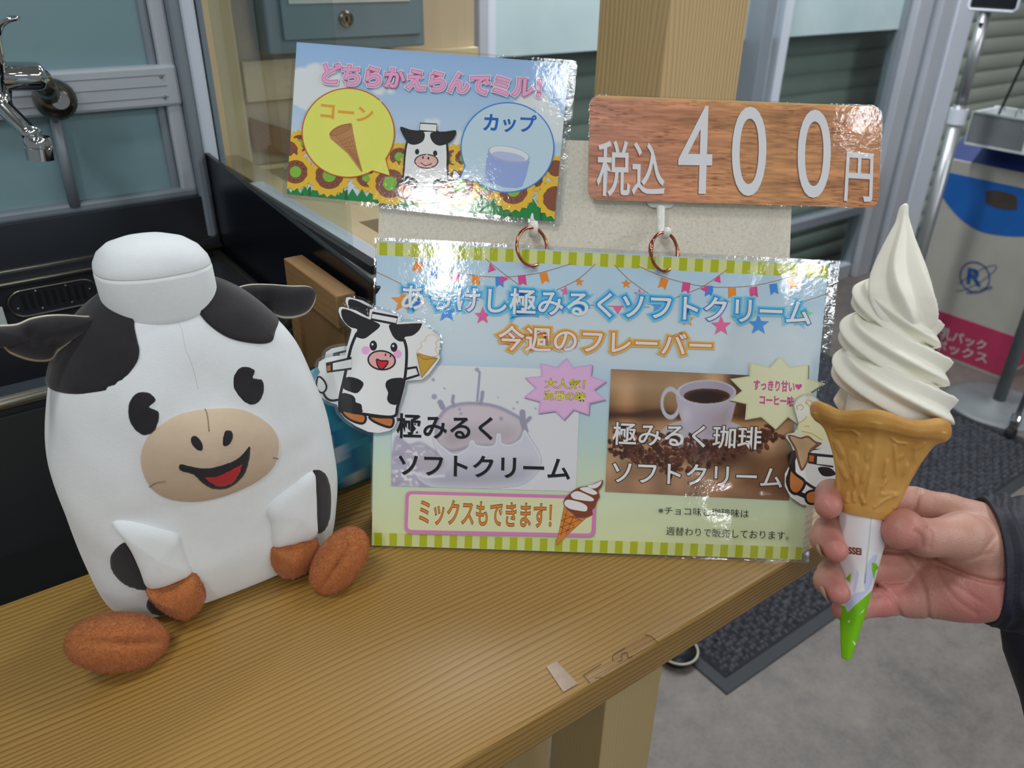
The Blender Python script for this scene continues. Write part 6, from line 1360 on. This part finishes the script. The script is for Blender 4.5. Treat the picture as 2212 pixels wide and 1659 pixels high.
creases = [([(1978, 1148, 419), (1990, 1160, 417), (1992, 1180, 420)], 0.9), ([(2003, 1142, 420), (2012, 1160, 417), (2008, 1182, 421)], 0.9), ([(1985, 1208, 450), (2035, 1222, 445), (2090, 1243, 442), (2140, 1256, 442), (2178, 1256, 446)], 2.0), ([(2060, 1216, 440), (2110, 1203, 436), (2148, 1160, 440)], .6), ([(2020, 1228, 446), (2060, 1290, 446), (2110, 1325, 450)], .5), ([(2100, 1205, 437), (2140, 1195, 440)], .4), ([(1960, 1205, 462), (1985, 1240, 458), (2000, 1290, 456), (2006, 1345, 462)], 1.1), ([(1890, 1262, 452), (1925, 1290, 448), (1946, 1330, 452)], 1.2), ([(2120, 1300, 446), (2060, 1262, 446), (2015, 1235, 448)], .5), ([(1975, 1105, 462), (1985, 1060, 462)], 1.2)]
allc = palm + [c for f in fin for c in f] + thumb
pts_ = np.array([c[0] for c in allc] + [c[1] for c in allc]); lo = pts_.min(0) - 26; hi = pts_.max(0) + 26; VS = 0.8
gx, gy, gz = [np.arange(a, b, VS) for a, b in zip(lo, hi)]; GX, GY, GZ = np.meshgrid(gx, gy, gz, indexing='ij'); GP = np.stack([GX, GY, GZ], -1).astype(np.float32)
def sdcap(c, P):
    a, b, ra, rb, _ = c; ab = (b - a); t = np.clip(((P - a.astype(np.float32)) @ ab.astype(np.float32)) / float(ab @ ab + 1e-9), 0, 1)
    return np.linalg.norm(P - (a + t[..., None] * ab).astype(np.float32), axis=-1) - (ra + (rb - ra) * t)
def smin(a, b, k): h = np.clip(0.5 + 0.5 * (b - a) / k, 0, 1); return b * (1 - h) + a * h - k * h * (1 - h)
D = None
for c in palm: d = sdcap(c, GP); D = d if D is None else smin(D, d, 9.0)
for f in fin:
    Fd = None
    for c in f: d = sdcap(c, GP); Fd = d if Fd is None else smin(Fd, d, 3.0)
    D = smin(D, Fd, 2.2)
Td = None
for c in thumb: d = sdcap(c, GP); Td = d if Td is None else smin(Td, d, 5.0)
D = smin(D, Td, 5.0)
for pth, w_ in creases:
    P3 = [C3(*p) for p in catmull(pth, 4, False)]; d = np.full(D.shape, 1e9, np.float32)
    # groove cut along the projected line of the skin: distance measured across the view
    px_ = GP[..., 0] / GP[..., 2]; py_ = GP[..., 1] / GP[..., 2]
    Q = [(p[0] / p[2], p[1] / p[2]) for p in P3]; d = sdline(px_, py_, Q) * 440
    near = np.exp(-(np.abs(GP[..., 2] - np.mean([p[2] for p in P3])) / 16) ** 4)
    D = D + 1.1 * w_ * np.exp(-(d / 1.25) ** 2) * near
# keep the flesh off the cone and sleeve so that it presses against them
ca_, cb2 = C3(1868, 1097, 440), C3(1828, 1422, 440)
def surface_nets(D, org, h):
    nx, ny, nz = D.shape; s = D < 0; cell = np.zeros((nx - 1, ny - 1, nz - 1, 3)); cnt = np.zeros((nx - 1, ny - 1, nz - 1)); off = [(i, j, k) for i in (0, 1) for j in (0, 1) for k in (0, 1)]
    def sub(A, o): return A[o[0]:o[0] + nx - 1, o[1]:o[1] + ny - 1, o[2]:o[2] + nz - 1]
    for a in off:
        for ax in range(3):
            if a[ax] == 1: continue
            b = list(a); b[ax] = 1; b = tuple(b); da, db = sub(D, a), sub(D, b); cr = sub(s, a) != sub(s, b); t = np.where(cr, da / np.where(cr, da - db, 1), 0)
            for q in range(3): cell[..., q] += np.where(cr, a[q] + (t if q == ax else 0), 0)
            cnt += cr
    act = cnt > 0; idx = -np.ones(act.shape, int); idx[act] = np.arange(act.sum()); I = np.argwhere(act); V = (I + cell[act] / cnt[act][:, None]) * h + org; F = []
    for ax in range(3):
        u, v = (ax + 1) % 3, (ax + 2) % 3; sl1 = [slice(None)] * 3; sl2 = [slice(None)] * 3; sl1[ax] = slice(0, -1); sl2[ax] = slice(1, None)
        cr = s[tuple(sl1)] != s[tuple(sl2)]; E_i = np.argwhere(cr); E_i = E_i[(E_i[:, u] > 0) & (E_i[:, v] > 0) & (E_i[:, u] < D.shape[u] - 1) & (E_i[:, v] < D.shape[v] - 1)]
        def at(du, dv): J = E_i.copy(); J[:, u] += du; J[:, v] += dv; return idx[J[:, 0], J[:, 1], J[:, 2]]
        q = np.stack([at(-1, -1), at(0, -1), at(0, 0), at(-1, 0)], 1); fl = s[E_i[:, 0], E_i[:, 1], E_i[:, 2]]; q[~fl] = q[~fl][:, ::-1]; F.append(q)
    F = np.vstack(F); return V, F[(F >= 0).all(1)]
V, F = surface_nets(D.astype(np.float64), lo, VS)
W = EYE + (V / 1000.0) @ RW.T
tips = [(fin[0][-1][1], 11), (fin[1][-1][1], 11), (fin[2][-1][1], 10), (fin[3][-1][1], 9), (thumb[-1][1], 13), (C3(1960, 1110, 450), 12), (C3(2120, 1310, 445), 16), (C3(1920, 1310, 445), 12)]
bc = np.array([lin(200), lin(158), lin(140)]); pk = np.array([lin(204), lin(118), lin(114)]); wc = np.array([lin(204), lin(168), lin(148)])
wgt = np.zeros(len(V))
for p, r in tips: wgt = np.maximum(wgt, np.exp(-(np.linalg.norm(V - p, axis=1) / (r * 1.15)) ** 2))
cols = bc * (1 - wgt[:, None] * .8) + pk * wgt[:, None] * .8; pal = np.exp(-(np.linalg.norm(V - C3(1950, 1270, 455), axis=1) / 30) ** 2) * .35; cols = cols * (1 - pal[:, None]) + pk * pal[:, None]
pe = thing('person', 'right hand in a dark navy sleeve holding up the soft serve cone', 'person', CW(2120, 1220, 0.46))
hm = MB(); hm.add(W, F.tolist(), np.concatenate([cols, np.ones((len(V), 1))], 1)); ho = hm.build('hand', 'skin', pe, smooth=True, fix=False)
md = ho.modifiers.new('smooth', 'SMOOTH'); md.factor = 0.5; md.iterations = 2
def nail(c, u, v, n, a, b):
    c, u, v, n = [np.array(q, float) for q in (c, u, v, n)]; P = []
    for i in range(9):
        s_ = i / 8; row = []
        for j in range(24):
            t = 2 * PI * j / 24; x, y = s_ * math.cos(t), s_ * math.sin(t); row.append(c + u * a * x + v * b * y + n * (0.0010 - 0.0016 * y * y - 0.0004 * x * x))
        P.append(row)
    return MB().grid(np.array(P), closed_v=True).build('fingernail', 'nail', ho, smooth=True)
def c2w(x, y, z): return RW @ np.array([x, y, z])
for (a, b) in ((fin[1][-1], 8.0), (fin[2][-1], 7.4)):
    A0, B0 = a[0], a[1]; ax = (B0 - A0) / np.linalg.norm(B0 - A0); nrm = np.array([-0.75, 0.45, -0.35]); nrm -= nrm @ ax * ax; nrm /= np.linalg.norm(nrm); sd_ = np.cross(ax, nrm)
    c = (A0 + B0) / 2 + ax * 3.5 + nrm * (b - 0.9); nail(EYE + RW @ (c / 1000), RW @ ax, RW @ sd_, RW @ nrm, 0.0055, 0.0045)
# sleeve
rings = []
cen = [(2125, 1210, 470), (2150, 1212, 472), (2190, 1215, 474), (2240, 1222, 478), (2320, 1235, 484), (2460, 1270, 492), (2700, 1340, 505)]
rv_ = [(35, 41), (36.5, 43), (37, 43), (38, 45), (42, 50), (50, 60), (58, 70)]
for i, (c, (ra, rb_)) in enumerate(zip(cen, rv_)):
    c0 = C3(*c); row = []; tilt = -0.23 * (1 if i == 0 else .8 ** i)
    for t in np.linspace(0, 2 * PI, 72, endpoint=False):
        wr = 1 + (0.03 * math.sin(5 * t + i * 1.9) + 0.02 * math.sin(9 * t + i * 2.7)) * (i > 0); y_ = rb_ * .9 * math.sin(t) * wr; z_ = ra * math.cos(t) * wr; x_ = -z_ * tilt
        row.append(EYE + RW @ ((c0 + np.array([x_ , y_, z_])) / 1000))
    rings.append(row)
rings = np.array(rings); fine = []
for j in range(rings.shape[1]): fine.append(catmull(rings[:, j], 6, False))
fine = np.array(fine).transpose(1, 0, 2); inner = fine[0] + (fine[0].mean(0) - fine[0]) * 0.06; inner2 = fine[8] + (fine[8].mean(0) - fine[8]) * 0.10
n_ = fine.shape[0]
for i in range(4, n_):
    for j in range(fine.shape[1]):
        d = fine[i, j] - fine[i].mean(0); d /= np.linalg.norm(d); fine[i, j] += d * 0.0018 * math.sin(i * 1.15 + 2.2 * math.sin(j * 0.19) + 1.3 * math.sin(j * .43))
m = MB(); m.grid(np.concatenate([[inner2], [inner], fine]), closed_v=True); m.build('sleeve', 'navy_nylon', pe, smooth=True)
# dark trouser or jacket hem lower right
m = MB(); R = []
for (x, y, d, r) in ((2226, 1335, 505, 14), (2240, 1372, 508, 22), (2290, 1440, 515, 34), (2380, 1560, 530, 50), (2480, 1760, 560, 70)):
    c0 = C3(x, y, d); R.append([EYE + RW @ ((c0 + np.array([r * math.cos(t), 0.25 * r * math.cos(t), r * .7 * math.sin(t)])) / 1000) for t in np.linspace(0, 2 * PI, 32, endpoint=False)])
m.grid(np.array(R), closed_v=True, cap0=True, cap1=True); m.build('jacket_hem', 'navy_nylon', pe, smooth=True)

# ================================================================ recycling emblem and lettering (flat print on the carton)
class Flat:
    """print on the carton face x = const; pixel positions fall on that face"""
    def __init__(s, x): s.x = x; s.mb = MB(); s.k = 0
    def w(s, px, py): p = onx((px, py), s.x - 0.0008 * s.k); return p
    def line(s, pts, wd, closed=False):
        P = np.asarray(pts, float); V = []; F = []; n = len(P)
        for i in range(n):
            a = P[i - 1] if (closed or i) else P[i]; b = P[(i + 1) % n] if (closed or i < n - 1) else P[i]; d = b - a; d /= np.linalg.norm(d) + 1e-9; q = np.array([-d[1], d[0]]) * wd / 2; V += [s.w(*(P[i] + q)), s.w(*(P[i] - q))]
        for i in range(n if closed else n - 1): j = (i + 1) % n; F.append((2 * i, 2 * j, 2 * j + 1, 2 * i + 1))
        s.mb.add(V, F)
    def text(s, body, quad, bold):
        (a, b), (c1, d), (e, f), (g, i_) = quad; V, F = text_tris(body, bold); mn = V.min(0); mx = V.max(0); out = []
        for v in V:
            u, w = (v - mn) / (mx - mn); w = 1 - w; out.append(s.w((a * (1 - u) + c1 * u) * (1 - w) + (e * (1 - u) + g * u) * w, (b * (1 - u) + d * u) * (1 - w) + (f * (1 - u) + i_ * u) * w))
        s.mb.add(out, F)
fl = Flat(x0 - 0.0025); N_ = lambda pts: crop(1620, 420, 3.737, pts)
fl.line([(N_([(1815 + 118 * math.cos(a) + 10 * math.sin(a), 668 + 122 * math.sin(a))])[0]) for a in np.linspace(0, 2 * PI, 40, endpoint=False)], 2.8, True)
fl.line([(N_([(1825 + 182 * math.cos(a) * .9 - 0, 675 - 92 * math.cos(a) * .98 + 42 * math.sin(a) + 8 * math.sin(a))])[0]) for a in np.linspace(-2.55, 2.9, 50)], 1.5)
fl.text('R', [(N_([(1760, 590)])[0]), (N_([(1885, 612)])[0]), (N_([(1745, 720)])[0]), (N_([(1868, 745)])[0])], 0.03)
fl.text('牛乳パック再利用', [(N_([(1745, 785)])[0]), (N_([(1950, 735)])[0]), (N_([(1748, 812)])[0]), (N_([(1960, 765)])[0])], 0.02)
fl.mb.build('recycle_emblem', 'carton_print', rb, fix=False)
fl = Flat(x0 - 0.004)
fl.text('牛乳パック', [(N_([(1450, 1030)])[0]), (N_([(1915, 1185)])[0]), (N_([(1430, 1135)])[0]), (N_([(1900, 1265)])[0])], 0.02)
fl.text('ボックス', [(N_([(1490, 1160)])[0]), (N_([(1925, 1285)])[0]), (N_([(1480, 1250)])[0]), (N_([(1910, 1370)])[0])], 0.02)
fl.mb.build('box_lettering', 'carton_text', rb, fix=False)
